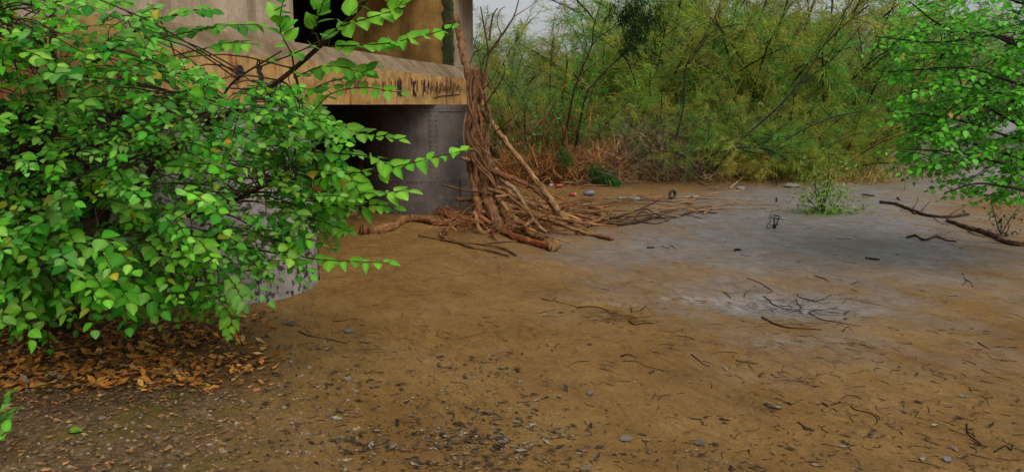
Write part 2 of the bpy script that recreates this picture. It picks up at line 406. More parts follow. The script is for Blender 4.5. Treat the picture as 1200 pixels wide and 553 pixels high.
xs = axis(-5, 7.5, 0.034, -1500, 1500, 1.12); ys = axis(2.6, 10, 0.03, -1500, 1500, 1.06)
GX, GY = np.meshgrid(xs, ys)
GZ = gh(GX, GY)
far = np.hypot(GX, GY); GZ = np.where(far > 120, 0.0, GZ)
mb = MB(); ny, nx_ = GX.shape
idx = np.arange(ny * nx_).reshape(ny, nx_)
mb.add(np.stack([GX, GY, GZ], -1).reshape(-1, 3), np.stack([idx[:-1, :-1], idx[:-1, 1:], idx[1:, 1:], idx[1:, :-1]], -1).reshape(-1, 4), masks(GX, GY).reshape(-1, 3))
gme = mb.mesh('ground', True)
def silt(X, Y):
    a = np.exp(-(((X - 2.12 + 0.5 * (Y - 6.1)) / 0.62) ** 2 + ((Y - 6.12 + 0.22 * (X - 2.1)) / 0.30) ** 2) ** 1.5)
    b = 0.8 * np.exp(-(((X - 1.45) / 0.35) ** 2 + ((Y - 6.28 + 0.30 * (X - 1.5)) / 0.10) ** 2))
    c = 0.55 * np.exp(-(((X - 0.78) / 0.26) ** 2 + ((Y - 6.22 + 0.25 * (X - 0.8)) / 0.06) ** 2))
    d = 0.5 * np.exp(-(((X - 1.9) / 0.5) ** 2 + ((Y - 5.0) / 0.18) ** 2)) + 0.35 * np.exp(-(((X - 3.6) / 0.6) ** 2 + ((Y - 4.5) / 0.12) ** 2))
    return np.clip(a + b + c + d, 0, 1)
sa = gme.attributes.new('silt', 'FLOAT', 'POINT'); sa.data.foreach_set('value', silt(GX, GY).ravel().astype(np.float32))
def hollow(X, Y):
    e = lambda x, y, a, b, k: np.exp(-((((X - x) / a) ** 2 + ((Y - y + k * (X - x)) / b) ** 2) ** 2))
    return np.clip(e(0.68, 6.17, 0.13, 0.07, 0.0) + e(0.95, 6.02, 0.16, 0.06, 0.25) + 0.8 * e(1.86, 6.62, 0.09, 0.06, 0) + 0.4 * e(3.0, 5.15, 0.3, 0.1, 0), 0, 1)
ha = gme.attributes.new('hollow', 'FLOAT', 'POINT'); ha.data.foreach_set('value', hollow(GX, GY).ravel().astype(np.float32))
ground = link('ground', gme, MAT['mud']); tag(ground, kind='structure')

# river beyond the gap on the right
m, nt, out = new_mat('river_water')
fw = noise(nt, pos(nt), 2.5, 4, 0.5, (1, 2.5, 1))
principled(nt, out, (0.20, 0.18, 0.15), 0.12, bump(nt, fw, 0.25, 0.05), 0.5)
mb = MB()
box(mb, (7.5, 18.5, -0.33), (400, 260, -0.085))
tag(build(mb, 'river', m), kind='structure')

# ------------------------------------------------------------------ the bridge pier
C1 = np.array([-2.70, 6.80]); C2 = np.array([-1.40, 12.10])
AX = unit(C2 - C1); NR = np.array([AX[1], -AX[0]])       # along the pier, towards the river
L12 = float(np.linalg.norm(C2 - C1))
def pier(V):
    """pier coordinates (s along, t towards river, z) to world; s = 0 at the near caisson"""
    V = np.asarray(V, float).reshape(-1, 3)
    xy = C1 + V[:, :1] * AX + V[:, 1:2] * NR
    return np.concatenate([xy, V[:, 2:]], 1)
def pbox(mb, s, t, z, tint=(1, 1, 1)): box(mb, (s[0], t[0], z[0]), (s[1], t[1], z[1]), lambda V: pier(V)[:, :], tint)

pt = thing('bridge_pier', 'concrete bridge pier on two riveted round steel caissons, graffiti on its ledge', 'bridge pier', (C1[0], C1[1], 0))
RC = 0.90
def caisson(sc, mat, zt, z0=-0.25):
    c = pier([[sc, 0, 0]])[0]
    mbc = MB(); n = 56; ang = np.linspace(0, 2 * np.pi, n, endpoint=False)
    ring = lambda r, z: np.stack([c[0] + r * np.cos(ang), c[1] + r * np.sin(ang), np.full(n, z)], 1)
    V = np.vstack([ring(RC - 0.012, z0), ring(RC - 0.012, zt)]); i = np.arange(n); j = (i + 1) % n
    mbc.add(V, [np.stack([i, j, j + n, i + n], 1), (np.arange(n) + n)[None, :]])
    body = build(mbc, 'caisson', mat, pt, True)
    tiers = [(z0, 0.50, 0.012), (0.502, zt - 0.10, 0.0)]
    riv = MB()
    dome = []
    for k in range(6): dome.append((math.cos(k * math.pi / 3), math.sin(k * math.pi / 3)))
    def rivet(a, z, r):
        nrm = np.array([math.cos(a), math.sin(a), 0]); tan = np.array([-math.sin(a), math.cos(a), 0]); up = np.array([0, 0, 1.0])
        p = np.array([c[0], c[1], z]) + nrm * (r - 0.002); q = 0.017
        V = [p + (tan * x + up * y) * q for x, y in dome] + [p + (tan * x + up * y) * q * 0.6 + nrm * 0.010 for x, y in dome]
        i = np.arange(6); j = (i + 1) % 6
        riv.add(V, [np.stack([i, j, j + 6, i + 6], 1), np.arange(6, 12)[None, :]])
    npl = 6
    for ti, (za, zb, dr) in enumerate(tiers):
        for k in range(npl):                                   # curved plates, each its own piece
            a0 = (k + 0.5 * ti) * 2 * math.pi / npl + 0.30 + 0.004; a1 = a0 + 2 * math.pi / npl - 0.008
            aa = np.linspace(a0, a1, 9); m2 = MB()
            rr = RC + dr + 0.004 * (k % 2)
            g = [[np.array([c[0] + r_ * math.cos(a), c[1] + r_ * math.sin(a), z]) for a in aa] for r_, z in ((rr, za), (rr, zb), (rr - 0.014, zb))]
            ii = np.arange(27).reshape(3, 9)
            m2.add(np.array(g).reshape(-1, 3), np.stack([ii[:-1, :-1], ii[:-1, 1:], ii[1:, 1:], ii[1:, :-1]], -1).reshape(-1, 4))
            pl = build(m2, 'plate', mat, body, False)
            m3 = MB()                                          # butt strap over the seam
            aa = np.linspace(a0 - 0.075, a0 + 0.067, 4)
            g = [[np.array([c[0] + r_ * math.cos(a), c[1] + r_ * math.sin(a), z]) for a in aa] for r_, z in ((RC + dr + 0.016, za), (RC + dr + 0.016, zb - 0.004), (RC + dr - 0.01, zb - 0.004))]
            ii = np.arange(12).reshape(3, 4)
            m3.add(np.array(g).reshape(-1, 3), np.stack([ii[:-1, :-1], ii[:-1, 1:], ii[1:, 1:], ii[1:, :-1]], -1).reshape(-1, 4))
            build(m3, 'butt_strap', mat, body)
            for z in np.arange(za + 0.05 + 0.25 * (ti == 0), zb - 0.02, 0.075):
                for da in (-0.045, 0.037): rivet(a0 + da, z, RC + dr + 0.016)
    for (za, zb, dr) in ((0.475, 0.53, 0.017), (zt - 0.098, zt - 0.004, 0.012)):
        m4 = MB(); V = np.vstack([ring(RC - 0.01, za), ring(RC + dr, za), ring(RC + dr, zb), ring(RC - 0.01, zb)])
        fs = []
        for q in range(3): fs.append(np.stack([i + q * n, j + q * n, j + (q + 1) * n, i + (q + 1) * n], 1))
        m4.add(V, fs); build(m4, 'seam_band', mat, body)
        for a in np.arange(0, 2 * math.pi, 0.075): rivet(a, (za + zb) / 2, RC + dr)
    tag(build(riv, 'rivets', mat, body), kind='stuff')
    return body
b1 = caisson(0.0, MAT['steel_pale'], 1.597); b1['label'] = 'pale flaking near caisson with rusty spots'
b2 = caisson(L12, MAT['steel_dark'], 1.597); b2['label'] = 'dark riveted far caisson with pale patches'

# ledge: face 0.41 high, chamfer above
S0, S1 = -1.35, L12 + 1.95
TF, TB = 0.50, -1.75
prof = [(TF, 1.60), (TF, 2.01), (TF - 0.20, 2.21), (TB + 0.2, 2.21), (TB, 2.01), (TB, 1.60)]
mb = MB(); ns = 40; ss = np.linspace(S0, S1, ns)
V = []
for s in ss:
    for k, (t, z) in enumerate(prof):
        jz = 0.004 * math.sin(2.1 * s + k) + 0.002 * math.sin(7.7 * s); jt = 0.002 * math.sin(3.3 * s + 2 * k)
        V.append((s, t + jt, z + (jz if k in (1, 2) else 0.25 * jz)))
np_ = len(prof); ii = np.arange(ns * np_).reshape(ns, np_); jj = np.roll(ii, -1, 1)
mb.add(pier(V), [np.stack([ii[:-1], ii[1:], jj[1:], jj[:-1]], -1).reshape(-1, 4), ii[0][None, :], ii[-1][::-1][None, :]])
ledge = build(mb, 'ledge', MAT['beam'], pt)

def boarded_column(name, s, t, z, mat_face, mat_end, core):
    """cast column whose faces keep the marks of the boards: every board strip is a piece"""
    mbk = MB(); pbox(mbk, (s[0] + 0.02, s[1] - 0.02), (t[0] + 0.02, t[1] - 0.02), z)
    col = build(mbk, name, core, pt)
    def strips(a0, a1, mk, mat):
        a = a0
        while a < a1 - 0.03:
            w = min(rng.uniform(0.10, 0.22), a1 - a)
            m_ = MB(); d = rng.uniform(0.0, 0.0035); v = rng.uniform(0.90, 1.08)
            mk(m_, a + 0.0004, a + w - 0.0004, d, (v, v * rng.uniform(0.96, 1.0), v * rng.uniform(0.9, 1.0)))
            build(m_, 'board_strip', mat, col); a += w
    strips(s[0], s[1], lambda m_, a, b, d, c: pbox(m_, (a, b), (t[1] - 0.03, t[1] + d), (z[0] + 0.001, z[1] - 0.001), c), mat_face)
    strips(t[0], t[1] - 0.02, lambda m_, a, b, d, c: pbox(m_, (s[0] - d, s[0] + 0.03), (a, b), (z[0] + 0.001, z[1] - 0.001), c), mat_end)
    return col
ZT = 3.45
boarded_column('column', (-1.10, 1.10), (-1.05, 0.30), (2.19, ZT), MAT['conc'], MAT['conc'], MAT['conc'])
far_col = boarded_column('column', (L12 + 0.80, L12 + 1.80), (-1.5, 0.30), (2.19, ZT), MAT['conc'], MAT['conc_warm'], MAT['conc_warm'])
mb = MB(); zz = np.linspace(2.215, ZT - 0.01, 26); V = []
for z in zz:
    t0, t1 = 0.10 + rng.normal(0, 0.018), 0.262 + rng.normal(0, 0.012); V += [(L12 + 0.79, t0 - 0.01, z), (L12 + 0.782 + rng.normal(0, 0.002), t0 + 0.02, z), (L12 + 0.782 + rng.normal(0, 0.002), t1 - 0.02, z), (L12 + 0.79, t1 + 0.01, z)]
ii = np.arange(len(V)).reshape(26, 4); mb.add(pier(V), np.stack([ii[:-1, :-1], ii[1:, :-1], ii[1:, 1:], ii[:-1, 1:]], -1).reshape(-1, 4)); build(mb, 'moss_streak', MAT['moss'], far_col)
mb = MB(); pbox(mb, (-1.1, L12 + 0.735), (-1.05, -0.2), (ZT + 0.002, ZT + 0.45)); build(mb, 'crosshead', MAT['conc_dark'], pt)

# graffiti strokes on the ledge face, flat paint 3 mm proud
def stroke(pts, w, mat, name='graffiti_stroke'):
    m_ = MB(); P = catmull([(a, b, 0) for a, b in pts], 4 * len(pts)); T = np.gradient(P, axis=0); T /= np.linalg.norm(T, axis=1)[:, None] + 1e-9
    Nn = np.stack([-T[:, 1], T[:, 0]], 1) * w / 2
    V = []
    for k in range(len(P)):
        for sg in (-1, 1): V.append((P[k, 0] + sg * Nn[k, 0], TF + 0.013, P[k, 1] + sg * Nn[k, 1]))
    q = np.arange(len(P) - 1) * 2
    m_.add(pier(V), np.stack([q, q + 1, q + 3, q + 2], 1)); build(m_, name, mat, ledge)
def glyph(s, z, h, kind, mat, w=0.022):
    a = h * 0.9
    G_ = {'B': [[(0, 0), (0, 1)], [(0, 1), (.5, .95), (.5, .6), (0, .52)], [(0, .52), (.62, .45), (.6, .05), (0, 0)]],
          'O': [[(.3, 1), (0, .7), (0, .3), (.3, 0), (.6, .3), (.6, .7), (.3, 1)]],
          'S': [[(.6, .9), (.2, 1), (0, .75), (.55, .4), (.5, .05), (0, .1)]],
          'N': [[(0, 0), (0, 1)], [(0, 1), (.55, 0)], [(.55, 0), (.55, 1)]],
          'K': [[(0, 0), (0, 1)], [(.5, 1), (0, .5), (.55, 0)]],
          'P': [[(0, 0), (0, 1)], [(0, 1), (.6, .95), (.55, .5), (0, .48)]],
          'A': [[(0, 0), (.3, 1), (.6, 0)], [(.1, .4), (.5, .4)]],
          'M': [[(0, 0), (.1, 1), (.35, .3), (.6, 1), (.7, 0)]]}
    for st in G_[kind]: stroke([(s + x * a, z + y * h) for x, y in st], w, mat)
def face(px, py):
    d = ray(px, py); o = np.array([-C1[0], -C1[1]]); k = (TF - o.dot(NR)) / (d[:2].dot(NR)); w = o + d[:2] * k
    return w.dot(AX), EYE + d[2] * k
def fglyph(px, py0, py1, ch, mat, w):
    s_, z0 = face(px, py1); z1 = face(px, py0)[1]; glyph(s_, z0, z1 - z0, ch, mat, w)
for x, ch in ((407, 'B'), (414, 'O'), (420, 'A'), (426, 'A')): fglyph(x, 94, 103, ch, MAT['paint_black'], 0.016)
for x, ch in ((278, 'P'), (302, 'S')): fglyph(x, 79, 95, ch, MAT['paint_black'], 0.035)
fglyph(448, 95, 110, 'N', MAT['paint_red'], 0.025)
for x, ch in ((466, 'N'), (484, 'K')): fglyph(x, 95, 113, ch, MAT['paint_black'], 0.035)
def fstroke(pts, w, mat, name='graffiti_stroke'): stroke([face(*p) for p in pts], w, mat, name)
for k, x in enumerate(range(501, 537, 5)):
    y = 101 + (k % 3) * 1.5; fstroke([(x, y + 5), (x + 1.5, y - 3), (x + 3, y + 6), (x + 4, y), (x + 5.2, y + 5)], 0.016, MAT['paint_black'])
fstroke([(508, 115), (516, 113), (528, 112), (538, 111)], 0.016, MAT['paint_black'])
fstroke([(500, 100), (498, 105), (501, 110)], 0.018, MAT['paint_black'])
for x in rng.uniform(395, 540, 40):
    y0 = rng.uniform(88 + 0.03 * (x - 400), 97); fstroke([(x, y0), (x + rng.normal(0, 0.4), y0 + rng.uniform(6, 17))], rng.uniform(0.010, 0.03), MAT['paint_red'] if rng.random() < 0.75 else MAT['paint_black'], 'paint_drip')

# girder over the far column, cut short to drop its shadow, and added land span
mb = MB(); pbox(mb, (L12 + 0.74, L12 + 1.98), (-1.21, 2.6), (ZT + 0.004, ZT + 0.6)); build(mb, 'cap_beam', MAT['conc_warm'], pt)
ab = thing('shade_abutment', 'unseen abutment and slab added behind the bridge pier to darken the gap', 'abutment', (*pier([[3, -4.2, 0]])[0][:2], 0))  # unseen enclosure, added to keep daylight out of the gap behind the pier
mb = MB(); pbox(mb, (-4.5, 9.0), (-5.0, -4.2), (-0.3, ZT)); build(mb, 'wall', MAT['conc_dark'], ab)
mb = MB(); pbox(mb, (8.0, 9.0), (-4.19, -1.52), (-0.3, ZT + 0.455)); build(mb, 'shade_wing_wall', MAT['conc_dark'], ab)
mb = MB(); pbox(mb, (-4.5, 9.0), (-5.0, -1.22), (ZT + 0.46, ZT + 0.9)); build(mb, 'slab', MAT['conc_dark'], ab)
mb = MB(); pbox(mb, (-4.5, 9.0), (-5.0, -4.0), (ZT + 0.002, ZT + 0.455)); build(mb, 'shade_shelf', MAT['conc_dark'], ab)
# plank leaning in the dark gap
mb = MB(); a = G(413, 252); b = at(429, 182, a[1] + 0.9); d = unit(b - a); sd = unit(np.cross(d, [0, 1, 0])) * 0.07; up = unit(np.cross(sd, d)) * 0.018
V = [p + x * sd + y * up for p in (a - d * 0.05, b) for x, y in ((-1, -1), (1, -1), (1, 1), (-1, 1))]
mb.add(V, [np.array([[0, 1, 2, 3], [7, 6, 5, 4], [0, 4, 5, 1], [1, 5, 6, 2], [2, 6, 7, 3], [3, 7, 4, 0]])], (0.9, 0.85, 0.8))
tag(build(mb, 'leaning_plank', MAT['drift']), 'grey plank leaning in the dark gap between the two caissons', 'plank')

# ------------------------------------------------------------------ leaves
def leaf_template(w=0.40, fold=0.10, droop=0.16, tipw=1.0):
    xs_ = [0.0, 0.05, 0.22, 0.42, 0.64, 0.84, 1.0]; ws = [0.0, 0.50 * w, 0.95 * w, w, 0.78 * w, 0.36 * w, 0.0]
    V = []; mid = []; lf = []; rt = []
    for x, wd in zip(xs_, ws):
        z = -droop * x * x
        mid.append(len(V)); V.append((x, 0, z))
        if wd > 0:
            lf.append(len(V)); V.append((x + 0.02, wd, z + fold * wd * 2 * (1 - x * 0.8)))
            rt.append(len(V)); V.append((x + 0.02, -wd, z + fold * wd * 2 * (1 - x * 0.8)))
    T = []
    for side, sg in ((lf, 1), (rt, -1)):
        T.append((mid[0], mid[1], side[0]) if sg > 0 else (mid[0], side[0], mid[1]))
        for k in range(4):
            a, b, c_, d_ = mid[k + 1], mid[k + 2], side[k + 1], side[k]
            T += [(a, b, c_), (a, c_, d_)] if sg > 0 else [(a, c_, b), (a, d_, c_)]
        T.append((mid[5], mid[6], side[4]) if sg > 0 else (mid[5], side[4], mid[6]))
    return np.array(V), np.array(T)
LT = [leaf_template(0.40, 0.10, 0.16), leaf_template(0.34, 0.20, 0.02), leaf_template(0.43, 0.05, 0.30), leaf_template(0.38, -0.10, 0.2), leaf_template(0.31, 0.28, 0.38), leaf_template(0.42, 0.14, -0.10)]
SMALL_T = (np.array([[0, 0, 0], [0.45, 0.32, 0.05], [1, 0, -0.1], [0.45, -0.32, 0.05]], float), np.array([[0, 2, 1], [0, 3, 2]]))

def frames(D, Nm):
    """rotation matrices (n,3,3) with columns along, across, normal"""
    D = D / np.linalg.norm(D, axis=1)[:, None]
    Yc = np.cross(Nm, D); Yc /= np.linalg.norm(Yc, axis=1)[:, None] + 1e-9
    Zc = np.cross(D, Yc)
    return np.stack([D, Yc, Zc], -1)

def add_leaves(mb, P, D, Nm, size, tint, tpl):
    V0, T0 = tpl; n = len(P)
    if n == 0: return
    M = frames(D, Nm) * size[:, None, None]
    V = np.einsum('nij,kj->nki', M, V0) + P[:, None, :]
    F = (T0[None] + (np.arange(n) * len(V0))[:, None, None]).reshape(-1, 3)
    rib = np.where(np.abs(V0[:, 1]) < 1e-6, 1.22, 0.86) if len(V0) > 8 else np.ones(len(V0))     # paler midrib
    mb.add(V.reshape(-1, 3), F, np.repeat(tint, len(V0), 0) * np.tile(rib, n)[:, None])

class Leaves:
    def __init__(s): s.P = []; s.D = []; s.N = []; s.S = []; s.T = []; s.K = []
    def add(s, p, d, n, size, tint, key=0): s.P.append(p); s.D.append(d); s.N.append(n); s.S.append(size); s.T.append(tint); s.K.append(key)
    def arrays(s): return (np.array(s.P), np.array(s.D), np.array(s.N), np.array(s.S), np.array(s.T), np.array(s.K))

GREENS = [(0.10, 0.40, 0.020), (0.16, 0.48, 0.030), (0.05, 0.30, 0.015), (0.25, 0.52, 0.07), (0.025, 0.19, 0.012), (0.19, 0.44, 0.08)]
def green(bright=1.0, fresh=0.0):
    r_ = rng.random()
    if r_ < 0.02: c = np.array((0.42, 0.36, 0.03))
    elif r_ < 0.025: c = np.array((0.36, 0.17, 0.03))
    else: c = np.array(GREENS[rng.integers(len(GREENS))])
    c = c * (1 - fresh) + np.array((0.24, 0.58, 0.05)) * fresh
    return np.clip(c * 0.88 * bright * rng.uniform(0.8, 1.15), 0.005, 0.8)

def spray(L, tw, base, direc, length, nl, size, fresh=0.0, key=0, normal=(0.08, -0.46, 0.88), tw_r=0.0032, droop=0.25, path=None):
    """a twig with two ranks of leaves"""
    if path is None:
        ts = np.linspace(0, 1, 5); d = unit(direc)
        path = base + np.outer(ts, d) * length + np.outer(ts ** 2, (0, 0, -1)) * length * droop
    tone = rng.uniform(0.65, 1.5) if fresh < 0.3 else rng.uniform(0.9, 1.15); hue = np.array((rng.uniform(0.75, 1.2), 1.0, rng.uniform(0.6, 1.5)))
    C = catmull(path, nl + 2)
    T = np.gradient(C, axis=0)
    if tw is not None: tube(tw, path, tw_r, tw_r * 0.4, 4, max(5, len(path) * 2), cap=False, tint=(1.0, 0.9, 0.7))
    for k in range(1, nl + 2):
        tg = unit(T[min(k, len(T) - 1)])
        nm = unit(np.array(normal) + rng.normal(0, 0.30, 3))
        across = unit(np.cross(nm, tg))
        if k == nl + 1: dl = tg
        else:
            sg = 1 if k % 2 else -1
            dl = unit(tg * rng.uniform(0.35, 0.9) + across * sg * rng.uniform(0.6, 1.0) + np.array([0, -0.08, -0.14]))
        nm = unit(nm - dl * nm.dot(dl))
        grow = (0.65 + 0.45 * math.sin(math.pi * (0.2 + 0.7 * k / (nl + 1))))
        L.add(C[min(k, len(C) - 1)] + dl * 0.008, dl, nm, size * grow * rng.uniform(0.6, 1.3), green(tone, fresh) * hue, key)

# ------------------------------------------------------------------ the big shrub on the left
sb = G(82, 372)
shrub = thing('leafy_shrub', 'big bright green broad-leaved shrub hanging over the near caisson', 'shrub', sb)
L = Leaves(); tw = MB()
base = sb.copy()
limbs_px = [
    [(82, 372, None), (80, 330, 5.5), (70, 230, 5.3), (62, 120, 5.2), (62, 20, 5.1), (60, -60, 5.0)],
    [(95, 374, None), (110, 320, 5.3), (120, 265, 5.1), (135, 235, 4.9), (165, 215, 4.7), (190, 180, 4.6)],
    [(120, 262, 5.1), (112, 230, 5.1), (108, 190, 5.0), (130, 140, 4.9)],
    [(150, 262, 5.0), (158, 235, 4.9), (180, 195, 4.8), (240, 150, 4.6), (320, 100, 4.4), (385, 45, 4.2), (425, 5, 4.0), (440, -25, 3.9)],
    [(70, 230, 5.3), (30, 180, 5.0), (-10, 130, 4.8)],
    [(66, 150, 5.2), (110, 75, 5.0), (170, 30, 4.9), (230, 12, 4.9)],
    [(120, 265, 5.1), (180, 260, 4.8), (250, 245, 4.6), (320, 215, 4.4), (380, 207, 4.3)],
    [(150, 262, 5.0), (200, 275, 4.7), (260, 285, 4.5), (330, 298, 4.4)],
    [(62, 60, 5.1), (20, 30, 4.6), (-20, 20, 4.3)],
    [(240, 150, 4.6), (255, 125, 4.5), (275, 95, 4.5), (330, 60, 4.4)],
    [(110, 320, 5.3), (60, 300, 4.9), (10, 290, 4.5)],
]
limb_pts = []
for k, lp in enumerate(limbs_px):
    P = np.array([G(a, b_) if c_ is None else at(a, b_, c_) for a, b_, c_ in lp])
    if k == 0: P[0, 2] -= 0.1
    m_ = MB(); r0 = [0.055, 0.035, 0.02, 0.022, 0.022, 0.02, 0.015, 0.014, 0.018, 0.012, 0.016][k]
    C = tube(m_, P, r0, r0 * 0.3, 8, 30, rough=0.08, tint=(0.9, 0.75, 0.6))
    build(m_, 'trunk' if k == 0 else 'branch', MAT['bark'], shrub, True)
    limb_pts.append(C)
limb_all = np.concatenate(limb_pts)

# long shoots that can be picked out one by one (px, py, Y)
shoots = [
    ([(300, 80, 4.4), (345, 63, 4.25), (385, 42, 4.1), (415, 14, 4.0), (435, -12, 3.9)], 9, 0.080, 0.35),
    ([(385, 55, 4.15), (430, 53, 4.05), (475, 48, 3.95), (528, 33, 3.85)], 12, 0.078, 0.55),
    ([(395, 32, 4.1), (430, 22, 4.0), (462, 12, 3.95), (472, 0, 3.9)], 8, 0.085, 0.75),
    ([(300, 214, 4.45), (370, 207, 4.3), (440, 200, 4.15), (495, 188, 4.05), (546, 176, 3.95)], 17, 0.072, 0.55),
    ([(345, 165, 4.35), (368, 130, 4.2), (392, 108, 4.1), (430, 103, 4.05), (468, 109, 4.0)], 12, 0.060, 0.4),
    ([(345, 150, 4.4), (390, 150, 4.25), (430, 158, 4.15), (466, 164, 4.1)], 11, 0.075, 0.45),
    ([(360, 178, 4.35), (400, 180, 4.2), (440, 185, 4.1), (455, 195, 4.1)], 9, 0.072, 0.35),
    ([(365, 222, 4.3), (400, 228, 4.2), (440, 226, 4.1), (477, 224, 4.05)], 11, 0.072, 0.5),
    ([(380, 238, 4.3), (410, 242, 4.2), (440, 240, 4.15), (462, 243, 4.1)], 9, 0.066, 0.4),
    ([(325, 292, 4.4), (365, 303, 4.3), (410, 306, 4.2), (455, 308, 4.15)], 11, 0.066, 0.6),
    ([(345, 92, 4.3), (370, 80, 4.2), (395, 78, 4.1), (425, 85, 4.05)], 8, 0.085, 0.3),
    ([(340, 60, 4.3), (328, 35, 4.3), (330, 10, 4.25), (335, -10, 4.2)], 8, 0.075, 0.2),
    ([(365, 40, 4.2), (375, 15, 4.1), (380, -5, 4.05)], 7, 0.078, 0.3),
    ([(150, 15, 4.9), (190, 22, 4.8), (225, 12, 4.7), (245, 14, 4.7)], 10, 0.075, 0.0),
    ([(190, 45, 4.9), (230, 36, 4.8), (265, 30, 4.7), (302, 29, 4.7)], 12, 0.062, 0.0),
    ([(205, 65, 4.9), (245, 56, 4.8), (270, 50, 4.7), (297, 52, 4.7)], 9, 0.062, 0.0),
    ([(350, 120, 4.4), (375, 100, 4.2), (410, 90, 4.1), (440, 80, 4.0)], 8, 0.07, 0.3),
    ([(230, 330, 4.5), (255, 350, 4.4), (270, 370, 4.35), (268, 388, 4.3)], 8, 0.075, 0.2),
    ([(370, 180, 4.3), (395, 192, 4.2), (415, 212, 4.1), (420, 225, 4.1)], 8, 0.07, 0.3),
    ([(360, 255, 4.4), (385, 262, 4.3), (400, 268, 4.25), (410, 272, 4.2)], 7, 0.062, 0.3),
]
for pth, nl, sz, fr in shoots:
    P = np.array([at(*p) for p in pth])
    j = np.argmin(((limb_all - P[0]) ** 2).sum(1))
    tube(tw, [limb_all[j], (limb_all[j] + P[0]) / 2 + (0, 0, 0.03), P[0]], 0.006, 0.0045, 5, 8, cap=False)
    spray(L, tw, None, None, None, int(nl * 1.75), sz * 1.1, min(1, fr + 0.15), key=1, path=P, tw_r=0.0045)

outline = [(-60, -40), (100, -40), (170, 0), (195, 25), (215, 60), (245, 85), (300, 100), (340, 85), (368, 105), (392, 140), (410, 175), (405, 215),
           (388, 255), (366, 285), (340, 310), (300, 318), (272, 345), (262, 372), (235, 366), (205, 350), (165, 356), (120, 345), (60, 362), (-60, 360)]
gaps = [([(88, 225), (130, 225), (128, 262), (95, 262)], 0.75), ([(240, 195), (300, 195), (330, 230), (350, 260), (330, 300), (280, 290), (235, 250)], 0.62),
        ([(0, 90), (55, 95), (60, 125), (5, 130)], 0.7), ([(10, 185), (55, 190), (60, 225), (20, 215)], 0.7), ([(40, 295), (62, 295), (60, 320), (38, 320)], 0.8),
        ([(60, 240), (120, 250), (110, 300), (60, 290)], 0.35), ([(160, 205), (200, 205), (195, 250), (165, 250)], 0.6), ([(225, 95), (300, 95), (290, 115), (240, 118)], 0.5), ([(0, -40), (140, -40), (140, 30), (0, 40)], 0.45)]
cnt = 0
crown_c = at(140, 200, 4.9)
while cnt < 1000:
    px = rng.uniform(-60, 425); py = rng.uniform(-40, 380)
    if not inpoly(px, py, outline): continue
    if any(inpoly(px, py, g) and rng.random() < pr for g, pr in gaps): continue
    edge = min(1.0, px / 300.0 if px > 0 else 0)
    Y = rng.uniform(3.55, 5.35) if px < 280 else rng.uniform(4.0, 5.1)
    if py > 300: Y = min(Y, 4.9)
    p = at(px, py, Y)
    if p[2] < gh(p[0], p[1]) + 0.12: continue
    out_d = unit(p - crown_c)
    d = unit(np.array([0.55, -0.45, 0.05]) + 0.8 * out_d * (1, 1, 0.35) + rng.normal(0, 0.35, 3) * (1, 1, 0.6))
    ln = rng.uniform(0.22, 0.42); nl = int(rng.integers(6, 11))
    big = rng.uniform(0.050, 0.076) if py > 230 and px < 200 else rng.uniform(0.036, 0.060)
    if py < 120 and px < 200: big = rng.uniform(0.042, 0.068)
    st = p - d * ln * 0.6
    spray(L, tw, st, d, ln, nl, big, rng.uniform(0, 0.25))
    if cnt % 2 == 0:
        j = np.argmin(((limb_all - st) ** 2).sum(1))
        tube(tw, [limb_all[j], (limb_all[j] * 0.45 + st * 0.55) + (0, 0, 0.04), st], 0.005, 0.003, 4, 6, cap=False)
    cnt += 1
# young leaf sprigs near the ground and at the frame edge
for pth, nl, sz in (([(56, 372, 4.6), (56, 392, 4.4), (58, 408, 4.3)], 5, 0.06),):
    spray(L, tw, None, None, None, nl, sz, 0.3, key=1, path=np.array([at(*p) for p in pth]), tw_r=0.003)
tag(build(tw, 'twigs', MAT['bark'], shrub), kind='stuff')

def put_leaves(L, parent, mat, tpls, nbig, name='leaf'):
    P, D, Nm, S, T, K = L.arrays()
    q = project(P); inside = (q[:, 0] > 0) & (q[:, 0] < 1200) & (q[:, 1] > 0) & (q[:, 1] < 553)
    score = S / q[:, 2] * inside * (1 + 1.0 * K)
    order = np.argsort(-score); big = order[:nbig]; rest = order[nbig:]
    M = frames(D, Nm); loc = np.array(parent.location)
    cache = []
    for g in range(36):                                    # shared leaf shapes in different greens
        mbx = MB(); V0, T0 = tpls[g % len(tpls)]; gc = green(1.0, 0.15 * (g % 4)) * np.array((rng.uniform(0.75, 1.2), 1.0, rng.uniform(0.6, 1.5))) * rng.uniform(0.7, 1.25); rib = np.where(np.abs(V0[:, 1]) < 1e-6, 1.22, 0.86)
        mbx.add(V0, T0, gc[None] * rib[:, None]); me = mbx.mesh(name, True); me.materials.append(mat); cache.append((me, gc))
    for i in big:
        dist = [np.abs(c - T[i]).sum() * 1 + 0.05 * rng.random() for _, c in cache]
        me = cache[int(np.argmin(dist))][0]
        o = bpy.data.objects.new(name, me); COL.objects.link(o); o.parent = parent
        mw = Matrix([[*(M[i][r] * S[i]), P[i][r] - loc[r]] for r in range(3)] + [[0, 0, 0, 1]])
        o.matrix_local = mw
    if len(rest) == 0: return
    mbx = MB()
    grp = rng.integers(0, len(tpls), len(rest))
    for g in range(len(tpls)):
        r_ = rest[grp == g]; add_leaves(mbx, P[r_], D[r_], Nm[r_], S[r_], T[r_], tpls[g])
    tag(build(mbx, 'foliage', mat, parent, True), kind='stuff')
put_leaves(L, shrub, MAT['leaf'], LT, 300)

